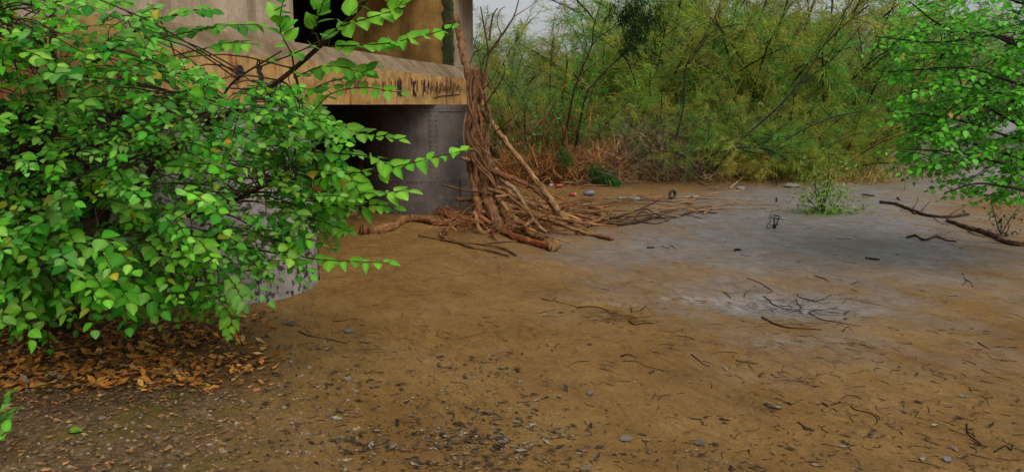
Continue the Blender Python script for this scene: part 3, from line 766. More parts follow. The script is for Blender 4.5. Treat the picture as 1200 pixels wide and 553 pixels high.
# small plant at the left frame edge
sp0 = G(-12, 515)
pl = thing('seedling', 'small pale green leafy seedling at the left edge', 'plant', sp0)
L2 = Leaves(); t2 = MB()
for pth in ([(-12, 515, None), (-8, 490, 3.45), (2, 470, 3.4), (14, 458, 3.35)], [(-12, 515, None), (-4, 500, 3.4), (6, 488, 3.35), (20, 480, 3.3)], [(-12, 515, None), (-6, 515, 3.35), (4, 508, 3.3), (10, 505, 3.25)]):
    spray(L2, t2, None, None, None, 6, 0.05, 0.0, key=1, path=np.array([G(a, b_) if c_ is None else at(a, b_, c_) for a, b_, c_ in pth]), tw_r=0.003)
build(t2, 'stem', MAT['bark'], pl); put_leaves(L2, pl, MAT['leaf'], LT, 40)

# ------------------------------------------------------------------ tree at the right edge (broad leaves, about 7 px each)
tb = np.array([5.75, 7.6, float(gh(5.75, 7.6))])
rt = thing('leafy_tree', 'bright green broad-leaved tree reaching in from the right edge', 'tree', tb)
L3 = Leaves(); t3 = MB()
m_ = MB(); tube(m_, [tb - (0, 0, 0.1), tb + (0.03, 0, 1.0), tb + (-0.05, 0.05, 2.2), tb + (0.0, 0.1, 3.6)], 0.075, 0.03, 9, 20, 0.06); build(m_, 'trunk', MAT['bark'], rt, True)
rl = [[(1290, 60, 7.6), (1200, 55, 7.4), (1160, 42, 7.2), (1100, 50, 7.0), (1025, 43, 6.9)], [(1290, 90, 7.6), (1180, 45, 7.5), (1110, 33, 7.4), (1065, 2, 7.3)],
      [(1290, 120, 7.6), (1200, 100, 7.3), (1130, 80, 7.1), (1040, 85, 7.0)], [(1290, 160, 7.6), (1210, 130, 7.3), (1140, 95, 7.2), (1100, 100, 7.1), (1040, 118, 7.0)],
      [(1290, 180, 7.6), (1200, 165, 7.2), (1120, 140, 7.0), (1040, 130, 6.9)], [(1290, 230, 7.6), (1200, 200, 7.1), (1130, 180, 6.9), (1060, 175, 6.8)],
      [(1290, 200, 7.6), (1200, 150, 7.8), (1150, 120, 7.9), (1100, 70, 8.0)], [(1290, 240, 7.6), (1210, 225, 7.0), (1150, 215, 6.8), (1110, 225, 6.8)], [(1290, 20, 7.6), (1200, 5, 7.4), (1140, -20, 7.3)],
      [(1290, 215, 7.6), (1195, 185, 7.5), (1110, 160, 7.4), (1055, 150, 7.3)]]
rpts = []
for lp in rl:
    P = np.array([at(*p) for p in lp]); m_ = MB(); C = tube(m_, P, 0.020, 0.005, 6, 20, 0.05); build(m_, 'branch', MAT['darktwig'], rt, True); rpts.append(C[5:])
ralls = np.concatenate(rpts)
r_out = [(1020, 45), (1045, 35), (1075, 25), (1055, -5), (1260, -10), (1260, 235), (1165, 235), (1120, 222), (1080, 195), (1045, 178), (1058, 150), (1030, 130), (1035, 112), (1075, 105), (1065, 92), (1030, 85), (1060, 60)]
r_gap = [([(1060, 55), (1110, 62), (1085, 90), (1060, 80)], 0.8), ([(1100, 0), (1200, 0), (1180, 18), (1105, 18)], 0.75), ([(1080, 160), (1200, 215), (1200, 235), (1080, 210)], 0.45)]
cnt = 0
while cnt < 640:
    px = rng.uniform(1015, 1260); py = rng.uniform(-10, 238)
    if not inpoly(px, py, r_out) or any(inpoly(px, py, g) and rng.random() < pr for g, pr in r_gap): continue
    p = at(px, py, rng.uniform(6.7, 8.3)); j = np.argmin(((ralls - p) ** 2).sum(1))
    d = unit(np.array([-0.8, -0.2, -0.05]) + rng.normal(0, 0.4, 3))
    ln = rng.uniform(0.25, 0.5); st = p - d * ln * 0.5
    if cnt % 3 == 0: tube(t3, [ralls[j], (ralls[j] + st) / 2 + (0, 0, 0.03), st], 0.005, 0.003, 3, 5, cap=False)
    nl = int(rng.integers(7, 12)); ts = np.linspace(0, 1, 4)
    path = st + np.outer(ts, d) * ln + np.outer(ts ** 2, (0, 0, -0.2)) * ln
    n0 = len(L3.P); spray(L3, t3, None, None, None, nl, 0.058, 0.0, path=path, tw_r=0.003, normal=(-0.1, -0.35, 0.9))
    for i in range(n0, len(L3.P)):
        r_ = rng.random()
        L3.T[i] = np.array((0.095, 0.40, 0.014)) * rng.uniform(0.45, 1.35) if r_ > 0.015 else np.array((0.36, 0.22, 0.03))
    cnt += 1
tag(build(t3, 'twigs', MAT['darktwig'], rt), kind='stuff')
P, D, Nm, S, T, K = L3.arrays(); mbx = MB()
simple = leaf_template(0.36, 0.08, 0.1)
add_leaves(mbx, P, D, Nm, S, T, simple); tag(build(mbx, 'crown', MAT['leaf_far'], rt, True), kind='stuff')

# ------------------------------------------------------------------ tamarisk thicket
TINTS = {'olive': [(0.27, 0.31, 0.055), (0.22, 0.29, 0.06), (0.33, 0.30, 0.07)], 'green': [(0.13, 0.30, 0.065), (0.09, 0.24, 0.06), (0.20, 0.32, 0.05)],
         'tan': [(0.40, 0.31, 0.07), (0.36, 0.29, 0.06), (0.27, 0.30, 0.06)], 'grey': [(0.30, 0.35, 0.16), (0.24, 0.32, 0.14), (0.33, 0.35, 0.19)]}  # grey-green foliage; the back rows' distance haze is put into this colour
def tamarisk_meshes(seed, H, kinds, nst=13, nbr=18, nstr=44, w=0.0062, lean=(0.2, 1.0)):
    global rng
    keep = rng; rng = np.random.default_rng(seed)
    wood = MB(); Vv = []; Tt = []
    for s in range(nst):
        az = rng.uniform(0, 2 * math.pi); ln = H * rng.uniform(0.75, 1.15); le = rng.uniform(*lean)
        t = np.linspace(0, 1, 7); hor = np.array([math.cos(az), math.sin(az), 0])
        side = np.array([-math.sin(az), math.cos(az), 0]) * rng.normal(0, 0.15)
        P = np.outer(t, hor) * ln * le * 0.55 + np.outer(t ** 2, hor) * ln * le * 0.25 + np.outer(t, (0, 0, 1)) * ln * (1 - 0.25 * le) - np.outer(t ** 3, (0, 0, 1)) * ln * 0.18 * le + np.outer(t ** 2, side) * ln
        P = P + hor * rng.uniform(0.02, 0.2)
        C = tube(wood, P, 0.032 * H / 3.5, 0.008, 5, 12, 0.05, cap=False)
        kt = kinds[rng.integers(len(kinds))]
        for b in range(nbr):
            u = rng.uniform(0.22, 1.0); i = int(u * 11); p0 = C[i]; tg = unit(C[min(i + 1, 11)] - C[max(i - 1, 0)])
            d = unit(tg * rng.uniform(0.3, 0.9) + rng.normal(0, 0.55, 3)); bl = rng.uniform(0.45, 1.0) * H / 3.5
            tt = np.linspace(0, 1, 4); Q = p0 + np.outer(tt, d) * bl - np.outer(tt ** 2, (0, 0, 1)) * bl * rng.uniform(0.05, 0.35)
            tube(wood, Q, 0.006, 0.002, 3, 4, cap=False)
            col = np.array(TINTS[kt][rng.integers(3)]) * rng.uniform(0.8, 1.7)
            uu = rng.uniform(0.1, 1.0, nstr); q0 = p0 + np.outer(uu, d) * bl - np.outer(uu ** 2, (0, 0, 1)) * bl * 0.2
            sd = unit(d)[None, :] * 0.75 + rng.normal(0, 0.55, (nstr, 3)); sd /= np.linalg.norm(sd, axis=1)[:, None]
            sl = rng.uniform(0.10, 0.32, nstr)[:, None] * H / 3.5
            acr = np.cross(sd, rng.normal(0, 1, (nstr, 3))); acr /= np.linalg.norm(acr, axis=1)[:, None]
            tip = q0 + sd * sl - np.array([0, 0, 1]) * sl * 0.25
            midp = q0 + sd * sl * 0.45
            ww = w * H / 3.5
            Vv.append(np.stack([q0, midp + acr * ww, tip, midp - acr * ww], 1).reshape(-1, 3))
            Tt.append(np.repeat(col[None] * rng.uniform(0.8, 1.2, (nstr, 1)), 4, 0))
    V = np.concatenate(Vv); T = np.concatenate(Tt); n = len(V) // 4
    f = MB(); k = np.arange(n) * 4
    f.add(V, np.stack([k, k + 1, k + 2, k + 3], 1), T)
    wm = wood.mesh('stems', True); wm.materials.append(MAT['darktwig']); fm = f.mesh('foliage'); fm.materials.append(MAT['feather'])
    rng = keep
    return wm, fm
VAR = [tamarisk_meshes(101, 3.0, ['olive', 'olive', 'tan', 'green']), tamarisk_meshes(102, 3.0, ['green', 'olive']), tamarisk_meshes(103, 3.0, ['olive', 'grey', 'green']),
       tamarisk_meshes(104, 3.0, ['green', 'green', 'olive']), tamarisk_meshes(105, 4.0, ['grey', 'olive']), tamarisk_meshes(106, 4.0, ['grey', 'green'], w=0.0075),
       tamarisk_meshes(107, 3.0, ['olive', 'green', 'tan'], nst=16, lean=(0.9, 1.7)), tamarisk_meshes(108, 3.0, ['green', 'olive'], nst=16, lean=(0.9, 1.7))]
# px, Y, height, variant, label
TAM = [
    (612, 16.6, 2.30, 2, 'low tamarisk right beside the pier, behind the leaning vines'),
    (668, 16.4, 2.20, 0, 'tan feathery tamarisk above the rusty dry brush'),
    (722, 16.6, 2.10, 3, 'green feathery tamarisk behind the twig heap'),
    (775, 16.9, 2.30, 2, 'yellowish tamarisk just right of the twig heap'),
    (825, 16.8, 2.20, 0, 'tan tamarisk at the bank, left of the arching bare bough'),
    (875, 16.7, 2.30, 1, 'green tamarisk at the bank behind the pale bent stick'),
    (925, 16.9, 2.30, 2, 'yellow-green tamarisk behind the small mud bush, to its left'),
    (978, 17.2, 2.20, 0, 'olive tamarisk directly behind the small mud bush'),
    (1020, 17.8, 1.70, 3, 'low green tamarisk at the right end of the thicket'),
    (585, 20.5, 3.56, 5, 'pale tamarisk seen past the pier corner'),
    (640, 20.0, 3.24, 0, 'second-row olive tamarisk left of the forked bare sapling'),
    (700, 19.5, 3.35, 1, 'second-row green tamarisk behind the forked bare sapling'),
    (755, 19.8, 4.15, 3, 'second-row dark green tamarisk under the dark foliage clump'),
    (810, 20.2, 4.51, 2, 'second-row tamarisk behind the blackish branching sapling'),
    (865, 19.8, 4.64, 0, 'second-row tan tamarisk in the middle of the thicket'),
    (920, 20.0, 4.76, 0, 'second-row tan tamarisk behind the long diagonal bare stem'),
    (975, 20.3, 4.51, 2, 'second-row olive tamarisk near the right end of the thicket'),
    (1022, 21.5, 4.03, 4, 'second-row grey-green tamarisk next to the gap with the river'),
    (560, 26.0, 4.54, 4, 'tall grey tamarisk just right of the pier, far back'),
    (630, 27.0, 4.00, 5, 'far grey-green tamarisk under the open patch of sky'),
    (705, 26.0, 4.54, 4, 'far grey tamarisk right of the open patch of sky'),
    (775, 25.5, 6.66, 5, 'tall far grey-green tamarisk behind the dark foliage clump'),
    (835, 26.0, 7.17, 4, 'tall far tamarisk above the blackish branching sapling'),
    (895, 26.0, 7.42, 4, 'tall far tamarisk filling the top of the picture'),
    (955, 26.5, 7.42, 5, 'tall far tamarisk above the long diagonal bare stem'),
    (1010, 28.0, 6.66, 4, 'tall far tamarisk left of the pale river gap'),
]
TAM += [(600 + 46 * i, 15.75 + 0.25 * (i % 3), 1.5 + 0.25 * ((i * 7) % 3), 6 + i % 2, lab) for i, lab in enumerate((
    'lowest drooping tamarisk hard by the pier vines', 'low drooping tamarisk behind the red cans', 'low drooping green tamarisk left in the twig heap', 'low drooping tamarisk right in the twig heap', 'low drooping tamarisk left of the arching bough',
    'low drooping tamarisk under the arching bough', 'low drooping tamarisk behind the upright dead stem', 'low drooping tamarisk left behind the mud bush', 'low drooping tamarisk right behind the mud bush')) if i > 4]
def tam(px, Y, H, v, label, group):
    c = at(px, 200, Y); x = c[0]; z = float(gh(x, Y))
    o = thing('tamarisk_shrub', label, 'shrub', (x, Y, z - 0.05), group)
    wm, fm = VAR[v]; k = H / (4.0 if v in (4, 5) else 3.0)
    o.rotation_euler.z = random.uniform(0, 6.28)
    for nm, me in (('stems', wm), ('foliage', fm)):
        c_ = bpy.data.objects.new(nm, me); COL.objects.link(c_); c_.parent = o; c_.scale = (k * 1.05, k * 1.05, k)
        if nm == 'foliage': c_['kind'] = 'stuff'
    return o
for a in TAM: tam(*a, group='tamarisk thicket on the bank')
# far trees on the other bank
for px, Y, H, v, lab in ((1062, 44, 6.0, 5, 'hazy far bank tree at the left of the river gap'), (1095, 52, 8.5, 4, 'hazy far bank tree in the river gap'), (1150, 50, 8.0, 5, 'far bank tree behind the right-hand tree'),
                         (1205, 48, 8.0, 4, 'far bank tree at the right edge'), (600, 48, 6.0, 5, 'distant tree under the sky, close to the pier'), (680, 52, 6.2, 4, 'distant tree between the pier and the forked sapling'), (740, 46, 7.0, 5, 'distant tree behind the dark foliage clump')):
    tam(px, Y, H, v, lab, 'distant trees beyond the thicket')

# bare saplings and boughs in front of the thicket
def px_path(pts, Y, r=0.0):
    out_ = []
    for p in pts:
        if len(p) == 3 and p[2] is not None: out_.append(at(p[0], p[1], p[2]))
        elif len(p) == 3: out_.append(G(p[0], p[1], r))
        else: out_.append(at(p[0], p[1], Y))
    return np.array(out_)
def bare(name, label, cat, Y, paths, mat='darktwig', tint=(1, 1, 1), group=None, sub='branch', rough=0.08):
    P0 = px_path(paths[0][0], Y, paths[0][1]); o = thing(name, label, cat, P0[0], group)
    for k, (pts, r0, r1) in enumerate(paths):
        m_ = MB(); P = px_path(pts, Y, r0)
        if k == 0 and name == 'bare_sapling': P = np.vstack([[P[0][0] - 0.25, Y + 0.3, float(gh(P[0][0] - 0.25, Y + 0.3)) - 0.05], P]); o.location = P[0]
        tube(m_, P, r0, r1, 7 if r0 > 0.02 else 5, max(8, 5 * len(pts)), rough, tint=tint, kink=0.12)
        build(m_, sub if k else ('stem' if sub == 'branch' else sub), MAT[mat], o, True)
    return o
bare('bare_sapling', 'long bare stem leaning diagonally to the upper right, with one fork', 'sapling', 15.0,
     [([(845, 190), (868, 165), (905, 132), (935, 100), (958, 65), (980, 30), (1003, -5)], 0.024, 0.008), ([(935, 100), (975, 70), (1008, 32), (1025, 10)], 0.014, 0.004), ([(905, 132), (935, 120), (955, 112)], 0.008, 0.003)])
bare('bare_sapling', 'bare curved stem reaching right above the small mud bush', 'sapling', 14.95,
     [([(895, 185), (912, 171), (940, 153), (975, 138), (1010, 130), (1030, 122)], 0.020, 0.006), ([(975, 138), (960, 120), (975, 100)], 0.008, 0.003)])
bare('bare_sapling', 'forked bare sapling beneath the open patch of sky', 'sapling', 15.1,
     [([(668, 130), (676, 97), (693, 55), (696, 30), (707, -5)], 0.026, 0.007), ([(693, 55), (703, 40), (722, -2)], 0.013, 0.004), ([(700, 45), (730, 25), (760, 2)], 0.011, 0.004), ([(680, 88), (700, 72), (712, 62)], 0.007, 0.003)])
bare('bare_sapling', 'dark bare stem rising to a dark foliage clump', 'sapling', 15.05,
     [([(685, 118), (695, 100), (715, 78), (735, 58), (748, 38), (757, 8)], 0.024, 0.008), ([(715, 78), (745, 54), (770, 46)], 0.009, 0.003)])
bare('bare_sapling', 'blackish branching sapling at the top middle of the thicket', 'sapling', 15.1,
     [([(800, 130), (803, 85), (812, 62), (835, 38), (870, 28)], 0.019, 0.006), ([(806, 75), (820, 55), (838, 20), (846, -4)], 0.016, 0.005), ([(812, 62), (850, 40), (870, 42)], 0.009, 0.003), ([(805, 82), (830, 76), (848, 68)], 0.009, 0.003), ([(822, 50), (832, 25), (828, 5)], 0.008, 0.003)])
bare('arching_bough', 'dark arching dead bough low over the bank', 'branch', 14.7,
     [([(826, 186), (845, 178), (870, 173), (895, 174), (912, 181), (925, 190)], 0.026, 0.014), ([(870, 176), (890, 180), (910, 183)], 0.014, 0.008)])
bare('pale_stick', 'pale bent stick at the foot of the thicket', 'stick', 15.2, [([(856, 220, None), (868, 210), (878, 200), (890, 196), (905, 192)], 0.018, 0.007), ([(876, 203), (888, 203), (896, 198)], 0.010, 0.005)], 'drift', (1.8, 1.8, 1.7))
bare('dead_stump', 'upright dead stem on the bank left of the small bush', 'stem', 14.6, [([(910, 236, None), (910, 220), (909, 205), (909, 195)], 0.014, 0.006), ([(910, 214), (915, 205), (917, 196)], 0.010, 0.004), ([(910, 222), (903, 212)], 0.008, 0.004)])
cl = at(745, 25, 15.05); mbx = MB()
for k in range(70):
    p = cl + rng.normal(0, 1, 3) * (0.22, 0.2, 0.3); n_ = 40
    q0 = p + rng.normal(0, 0.05, (n_, 3)); sd = rng.normal(0, 0.5, (n_, 3)) + (0.1, 0, -0.7); sl = rng.uniform(0.06, 0.16, (n_, 1)); a_ = rng.normal(0, 1, (n_, 3)) * 0.006
    V = np.stack([q0, q0 + sd * sl * .5 + a_, q0 + sd * sl, q0 + sd * sl * .5 - a_], 1).reshape(-1, 3); kk = np.arange(n_) * 4
    mbx.add(V, np.stack([kk, kk + 1, kk + 2, kk + 3], 1), np.array((0.02, 0.05, 0.015)) * rng.uniform(0.6, 1.5))
fc = build(mbx, 'foliage_clump', MAT['feather']); tag(fc, 'dark green feathery clump hanging at the top of the thicket', 'foliage')

# dry brush, twig heap and low growth along the bank
def strands(n, pick, length, width, dirf, cols, mb):
    for _ in range(n):
        p = pick(); l = rng.uniform(*length); d = unit(dirf(p)); a = unit(np.cross(d, rng.normal(0, 1, 3))) * rng.uniform(*width)
        bend = rng.normal(0, 0.12, 3) * l
        V = [p - a, p + a, p + d * l * 0.55 + bend + a * 0.8, p + d * l * 0.55 + bend - a * 0.8, p + d * l]
        mb.add(V, [np.array([[0, 1, 2, 3]]), np.array([[3, 2, 4]])], np.array(cols[rng.integers(len(cols))]) * rng.uniform(0.6, 1.4))
def ground_pick(px0, px1, Y0, Y1, h=0.0):
    def f():
        Y = rng.uniform(Y0, Y1); x = at(rng.uniform(px0, px1), 200, Y)[0]
        return np.array([x, Y, float(gh(x, Y)) + rng.uniform(0, h)])
    return f
mbx = MB()
strands(5200, ground_pick(590, 730, 14.9, 16.2, 0.55), (0.2, 0.6), (0.003, 0.008), lambda p: rng.normal(0, 0.6, 3) + (0, 0, 0.45), [(0.50, 0.19, 0.055), (0.40, 0.18, 0.06), (0.56, 0.32, 0.12), (0.18, 0.09, 0.045)], mbx)
strands(900, ground_pick(590, 690, 15.0, 16.4, 1.2), (0.3, 0.9), (0.004, 0.008), lambda p: rng.normal(0, 0.5, 3) + (0.1, 0, 0.5), [(0.36, 0.17, 0.06), (0.22, 0.12, 0.05)], mbx)
tag(build(mbx, 'dry_brush', MAT['litter']), 'tangled rusty brown dry brush behind the driftwood', 'dry brush', kind='stuff')
mbx = MB()
for _ in range(620):
    u = rng.uniform(-1, 1); Y = 15.35 + rng.normal(0, 0.3); x = at(755 + 75 * u, 200, Y)[0]; hh = (1 - u * u) * 1.0 + 0.1
    p = np.array([x, Y, float(gh(x, Y)) + rng.uniform(0, hh)]); d = unit(rng.normal(0, 1, 3) * (1.0, 0.6, 0.6) + (0.1, 0, -0.1)); l = rng.uniform(0.35, 1.1)
    q = p + d * l; q[2] = max(q[2], float(gh(q[0], q[1])) + 0.02)
    v = rng.uniform(1.0, 4.5); tube(mbx, [p, (p + q) / 2 + rng.normal(0, 0.05, 3), q], rng.uniform(0.005, 0.011), 0.003, 3, 5, cap=False, tint=(v, v * 0.9, v * 0.8))
hp = build(mbx, 'twig_heap', MAT['bark']); tag(hp, 'heap of grey-brown dead twigs washed up against the thicket', 'twig heap')
mbx = MB()
strands(1500, ground_pick(720, 1045, 15.0, 16.6, 0.15), (0.12, 0.4), (0.004, 0.009), lambda p: rng.normal(0, 0.6, 3) + (0, 0, 0.5), [(0.40, 0.24, 0.07), (0.30, 0.2, 0.06), (0.26, 0.30, 0.05), (0.4, 0.36, 0.08), (0.2, 0.1, 0.05)], mbx)
strands(900, ground_pick(980, 1120, 15.5, 19.5, 0.12), (0.08, 0.25), (0.004, 0.010), lambda p: rng.normal(0, 0.6, 3) + (0, 0, 0.4), [(0.30, 0.22, 0.09), (0.22, 0.17, 0.07), (0.14, 0.14, 0.04)], mbx)
tag(build(mbx, 'dry_undergrowth', MAT['litter']), 'yellow-brown dry undergrowth along the foot of the thicket', 'undergrowth', kind='stuff')
# climbing vine with vivid small leaves
mbx = MB(); n_ = 420; P = []; 
for _ in range(n_):
    c = [(690, 80), (655, 125), (640, 150), (670, 140), (600, 190), (625, 170), (690, 105)][rng.integers(7)]
    P.append(at(c[0] + rng.normal(0, 14), c[1] + rng.normal(0, 14), rng.uniform(14.9, 15.5)))
P = np.array(P); P = P[P[:, 2] > 0.15]; n_ = len(P)
add_leaves(mbx, P, rng.normal(0, 1, (n_, 3)), np.tile((0, -0.7, 0.7), (n_, 1)) + rng.normal(0, 0.3, (n_, 3)), rng.uniform(0.04, 0.09, n_), np.outer(rng.uniform(0.6, 1.4, n_), (0.04, 0.30, 0.02)), SMALL_T)
for _ in range(26):
    c = P[rng.integers(n_)]; e = P[rng.integers(n_)]
    if np.linalg.norm(c - e) < 1.2: tube(mbx, [c, (c + e) / 2 - (0, 0, 0.1), e], 0.006, 0.004, 3, 6, cap=False, tint=(0.06, 0.05, 0.02))
tag(build(mbx, 'climbing_vine', MAT['leaf_far']), 'vivid green small-leaved vine climbing through the left of the thicket', 'vine', kind='stuff')
# low bright tamarisk sprig in front of the dry brush
for (pa, pb, lab) in (((722, 218), (692, 196), 'bright green tamarisk sprig lying over the dry brush'), ((668, 190), (655, 178), 'small green tamarisk sprig amid the rusty brush')):
    a = at(*pa, 14.75); b = at(*pb, 14.9); m_ = MB()
    for k in range(1500 if pa[0] > 700 else 400):
        u = rng.random(); p = a * (1 - u) + b * u + rng.normal(0, 0.06, 3); d = unit((a - b) + rng.normal(0, 0.35, 3)); l = rng.uniform(0.06, 0.18); w_ = unit(np.cross(d, rng.normal(0, 1, 3))) * 0.004
        m_.add([p, p + d * l * .5 + w_, p + d * l, p + d * l * .5 - w_], np.array([[0, 1, 2, 3]]), np.array((0.05, 0.20, 0.05)) * rng.uniform(0.6, 1.3))
    r_ = thing('tamarisk_sprig', lab, 'sprig', (a + b) / 2); tag(build(m_, 'foliage', MAT['feather'], r_), kind='stuff')
    m2 = MB(); tube(m2, [b, (a + b) / 2, a], 0.008, 0.004, 4, 6); build(m2, 'stem', MAT['darktwig'], r_)

# ------------------------------------------------------------------ small bush standing in the mud, and saplings
def leafy_bush(name, label, cat, foot, tips, nleaf, size, cols, spread):
    o = thing(name, label, cat, foot); Lp = []; allc = []
    for t in tips:
        m_ = MB(); mid = (foot + t) / 2 + rng.normal(0, 0.04, 3); C = tube(m_, [foot + rng.normal(0, 0.02, 3) * (1, 1, 0) - (0, 0, 0.03), mid, t], 0.010, 0.003, 4, 10, 0.05); build(m_, 'stem', MAT['darktwig'], o, True); allc.append(C[2:])
    A = np.concatenate(allc); P = A[rng.integers(0, len(A), nleaf)] + rng.normal(0, spread, (nleaf, 3))
    P[:, 2] = np.maximum(P[:, 2], foot[2] + 0.03)
    T = np.array([np.array(cols[rng.integers(len(cols))]) * rng.uniform(0.6, 1.3) for _ in range(nleaf)])
    mbx = MB(); add_leaves(mbx, P, rng.normal(0, 1, (nleaf, 3)) + (0, 0, -0.2), np.tile((0, -0.4, 0.8), (nleaf, 1)) + rng.normal(0, 0.4, (nleaf, 3)), rng.uniform(0.6, 1.2, nleaf) * size, T, SMALL_T)
    tag(build(mbx, 'foliage', MAT['leaf_far'], o), kind='stuff'); return o
f0 = G(966, 251); YB = f0[1]
leafy_bush('mud_bush', 'small green bush growing alone out of the wet mud', 'bush', f0,
           [at(x, y, YB + dy) for x, y, dy in ((970, 165, 0), (958, 195, .1), (945, 205, -.1), (985, 200, .1), (975, 210, -.15), (952, 220, -.2), (990, 222, .1), (940, 225, .1), (935, 240, 0), (1000, 241, 0), (1010, 245, .05), (965, 190, .2))],
           900, 0.060, [(0.24, 0.32, 0.03), (0.14, 0.28, 0.03), (0.26, 0.34, 0.05), (0.10, 0.30, 0.03)], 0.13)
f0 = G(906, 268)
leafy_bush('dead_sprig', 'little black dead sprig sticking out of the mud', 'sprig', f0, [at(x, y, f0[1]) for x, y in ((902, 252), (908, 250), (913, 253), (904, 258))], 60, 0.03, [(0.03, 0.025, 0.02)], 0.03)
f0 = G(1173, 277)
leafy_bush('thin_sapling', 'thin few-stemmed sapling in front of the right-hand tree', 'sapling', f0, [at(x, y, f0[1] + .1) for x, y in ((1160, 230), (1175, 250), (1196, 240), (1166, 250))], 90, 0.05, [(0.05, 0.10, 0.02), (0.03, 0.04, 0.02)], 0.10)

# ------------------------------------------------------------------ driftwood against the pier
def log(name, label, cat, pts, r0, r1, mat='drift', tint=(1, 1, 1), sides=9, rough=0.10, group=None, extra=(), Y=11.0):
    if mat == 'drift': r0 *= 0.8; r1 *= 0.72
    P = px_path(pts, Y, r0 * 0.75); o = thing(name, label, cat, P[0], group)
    m_ = MB(); tube(m_, P, r0, r1, sides, max(16, 7 * len(pts)), rough, tint=tint, kink=0.16); build(m_, 'trunk', MAT[mat], o, True)
    for (pp, a, b) in extra:
        m_ = MB(); tube(m_, px_path(pp, Y, a * 0.8), a, b, 6, max(8, 5 * len(pp)), rough, tint=tint, kink=0.12); build(m_, 'branch', MAT[mat], o, True)
    return o
BR = (0.75, 0.52, 0.40)
vine = thing('dead_vine', 'twisted brown dead vine trunks climbing the far end of the pier', 'vine', G(585, 270))
vs = [([(585, 270, None), (572, 230, 10.5), (565, 190, 10.9), (556, 150, 11.2), (552, 110, 11.4), (545, 75, 11.6), (538, 40, 11.9), (533, 18, 12.1)], 0.085, 0.055),
      ([(566, 262, None), (556, 215, 10.8), (551, 180, 11.0), (558, 140, 11.2), (561, 100, 11.4), (556, 82, 11.5)], 0.075, 0.055),
      ([(600, 270, None), (585, 235, 10.4), (574, 200, 10.8), (567, 160, 11.1), (560, 120, 11.3), (566, 85, 11.5)], 0.065, 0.035),
      ([(578, 266, None), (566, 225, 10.6), (560, 195, 10.9), (566, 150, 11.1), (556, 112, 11.3), (560, 78, 11.5)], 0.05, 0.03),
      ([(562, 240, 10.6), (556, 190, 10.9), (548, 160, 11.1), (553, 128, 11.2), (566, 100, 11.3), (571, 80, 11.4)], 0.045, 0.028),
      ([(572, 240, 10.5), (577, 215, 10.6), (570, 170, 10.9), (575, 140, 11.0), (568, 110, 11.2)], 0.045, 0.03),
      ([(556, 190, 10.8), (548, 187, 10.7), (540, 185, 10.6)], 0.035, 0.03),
      ([(552, 200, 10.8), (546, 180, 10.85), (543, 155, 10.9), (547, 130, 11.1), (552, 112, 11.2)], 0.022, 0.012),
      ([(562, 118, 11.2), (570, 78, 11.3), (572, 60, 11.3), (568, 35, 11.3), (563, 8, 11.3)], 0.030, 0.010),
      ([(571, 64, 11.25), (588, 42, 11.2), (602, 20, 11.2), (608, 0, 11.2), (612, -10, 11.2)], 0.022, 0.008),
      ([(588, 42, 11.2), (583, 28, 11.2), (585, 14, 11.2), (592, 8, 11.2)], 0.012, 0.006), ([(602, 20, 11.2), (618, 10, 11.2), (630, 1, 11.2)], 0.010, 0.004),
      ([(573, 48, 11.3), (575, 32, 11.3), (578, 18, 11.3), (583, 10, 11.3)], 0.020, 0.012), ([(572, 62, 11.25), (583, 52, 11.2), (586, 42, 11.2)], 0.016, 0.010),
      ([(568, 124, 11.1), (580, 105, 11.0), (590, 90, 10.95), (592, 76, 10.9)], 0.012, 0.005), ([(578, 110, 11.0), (586, 98, 10.9), (588, 84, 10.9)], 0.010, 0.004), ([(566, 105, 11.2), (578, 92, 11.1), (588, 70, 11.05)], 0.010, 0.004),
      ([(577, 100, 11.0), (583, 112, 11.0), (584, 132, 10.95), (578, 150, 10.9), (572, 172, 10.8)], 0.014, 0.010),
      ([(580, 155, 10.8), (596, 142, 10.7), (610, 128, 10.7), (614, 122, 10.7)], 0.012, 0.006), ([(596, 142, 10.7), (600, 126, 10.7), (603, 115, 10.7)], 0.008, 0.004),
      ([(566, 70, 11.3), (561, 60, 11.3), (562, 48, 11.3)], 0.012, 0.006), ([(551, 74, 11.55), (556, 62, 11.5), (566, 56, 11.4)], 0.010, 0.006)]
for k in range(7):                                       # thinner strands wound round the main ones
    ph = rng.uniform(0, 6.28); sw = rng.uniform(9, 17); f_ = rng.uniform(2.0, 4.0); x0 = rng.uniform(-5, 5); pp = []
    for u in np.linspace(0, 1, 8):
        cx = np.interp(u, [0, 0.35, 0.6, 1], [582, 562, 559, 561]) + x0 + sw * (1 - 0.4 * u) * math.sin(f_ * 3.14 * u + ph); pp.append((cx, 262 - 178 * u, 10.25 + 1.15 * u + 0.12 * math.cos(f_ * 3.14 * u + ph)))
    vs.insert(6, (pp, rng.uniform(0.014, 0.026), 0.010))
for k, (pp, a, b) in enumerate(vs):
    m_ = MB(); a *= 0.78; b *= 0.8; c_ = rng.uniform(0.8, 1.15); dark = 0.6 if k >= 15 else 1.0; c_ *= 1.2; gy = rng.uniform(0, 1)
    tube(m_, px_path(pp, 11, a * 0.6), a, b, 9 if a > 0.03 else 6, 7 * len(pp), 0.14, tint=(0.60 * c_ * dark, (0.40 + 0.10 * gy) * c_ * dark, (0.27 + 0.16 * gy) * c_ * dark), kink=0.16); build(m_, 'vine_trunk' if a > 0.03 else 'branch', MAT['drift'], vine, True)

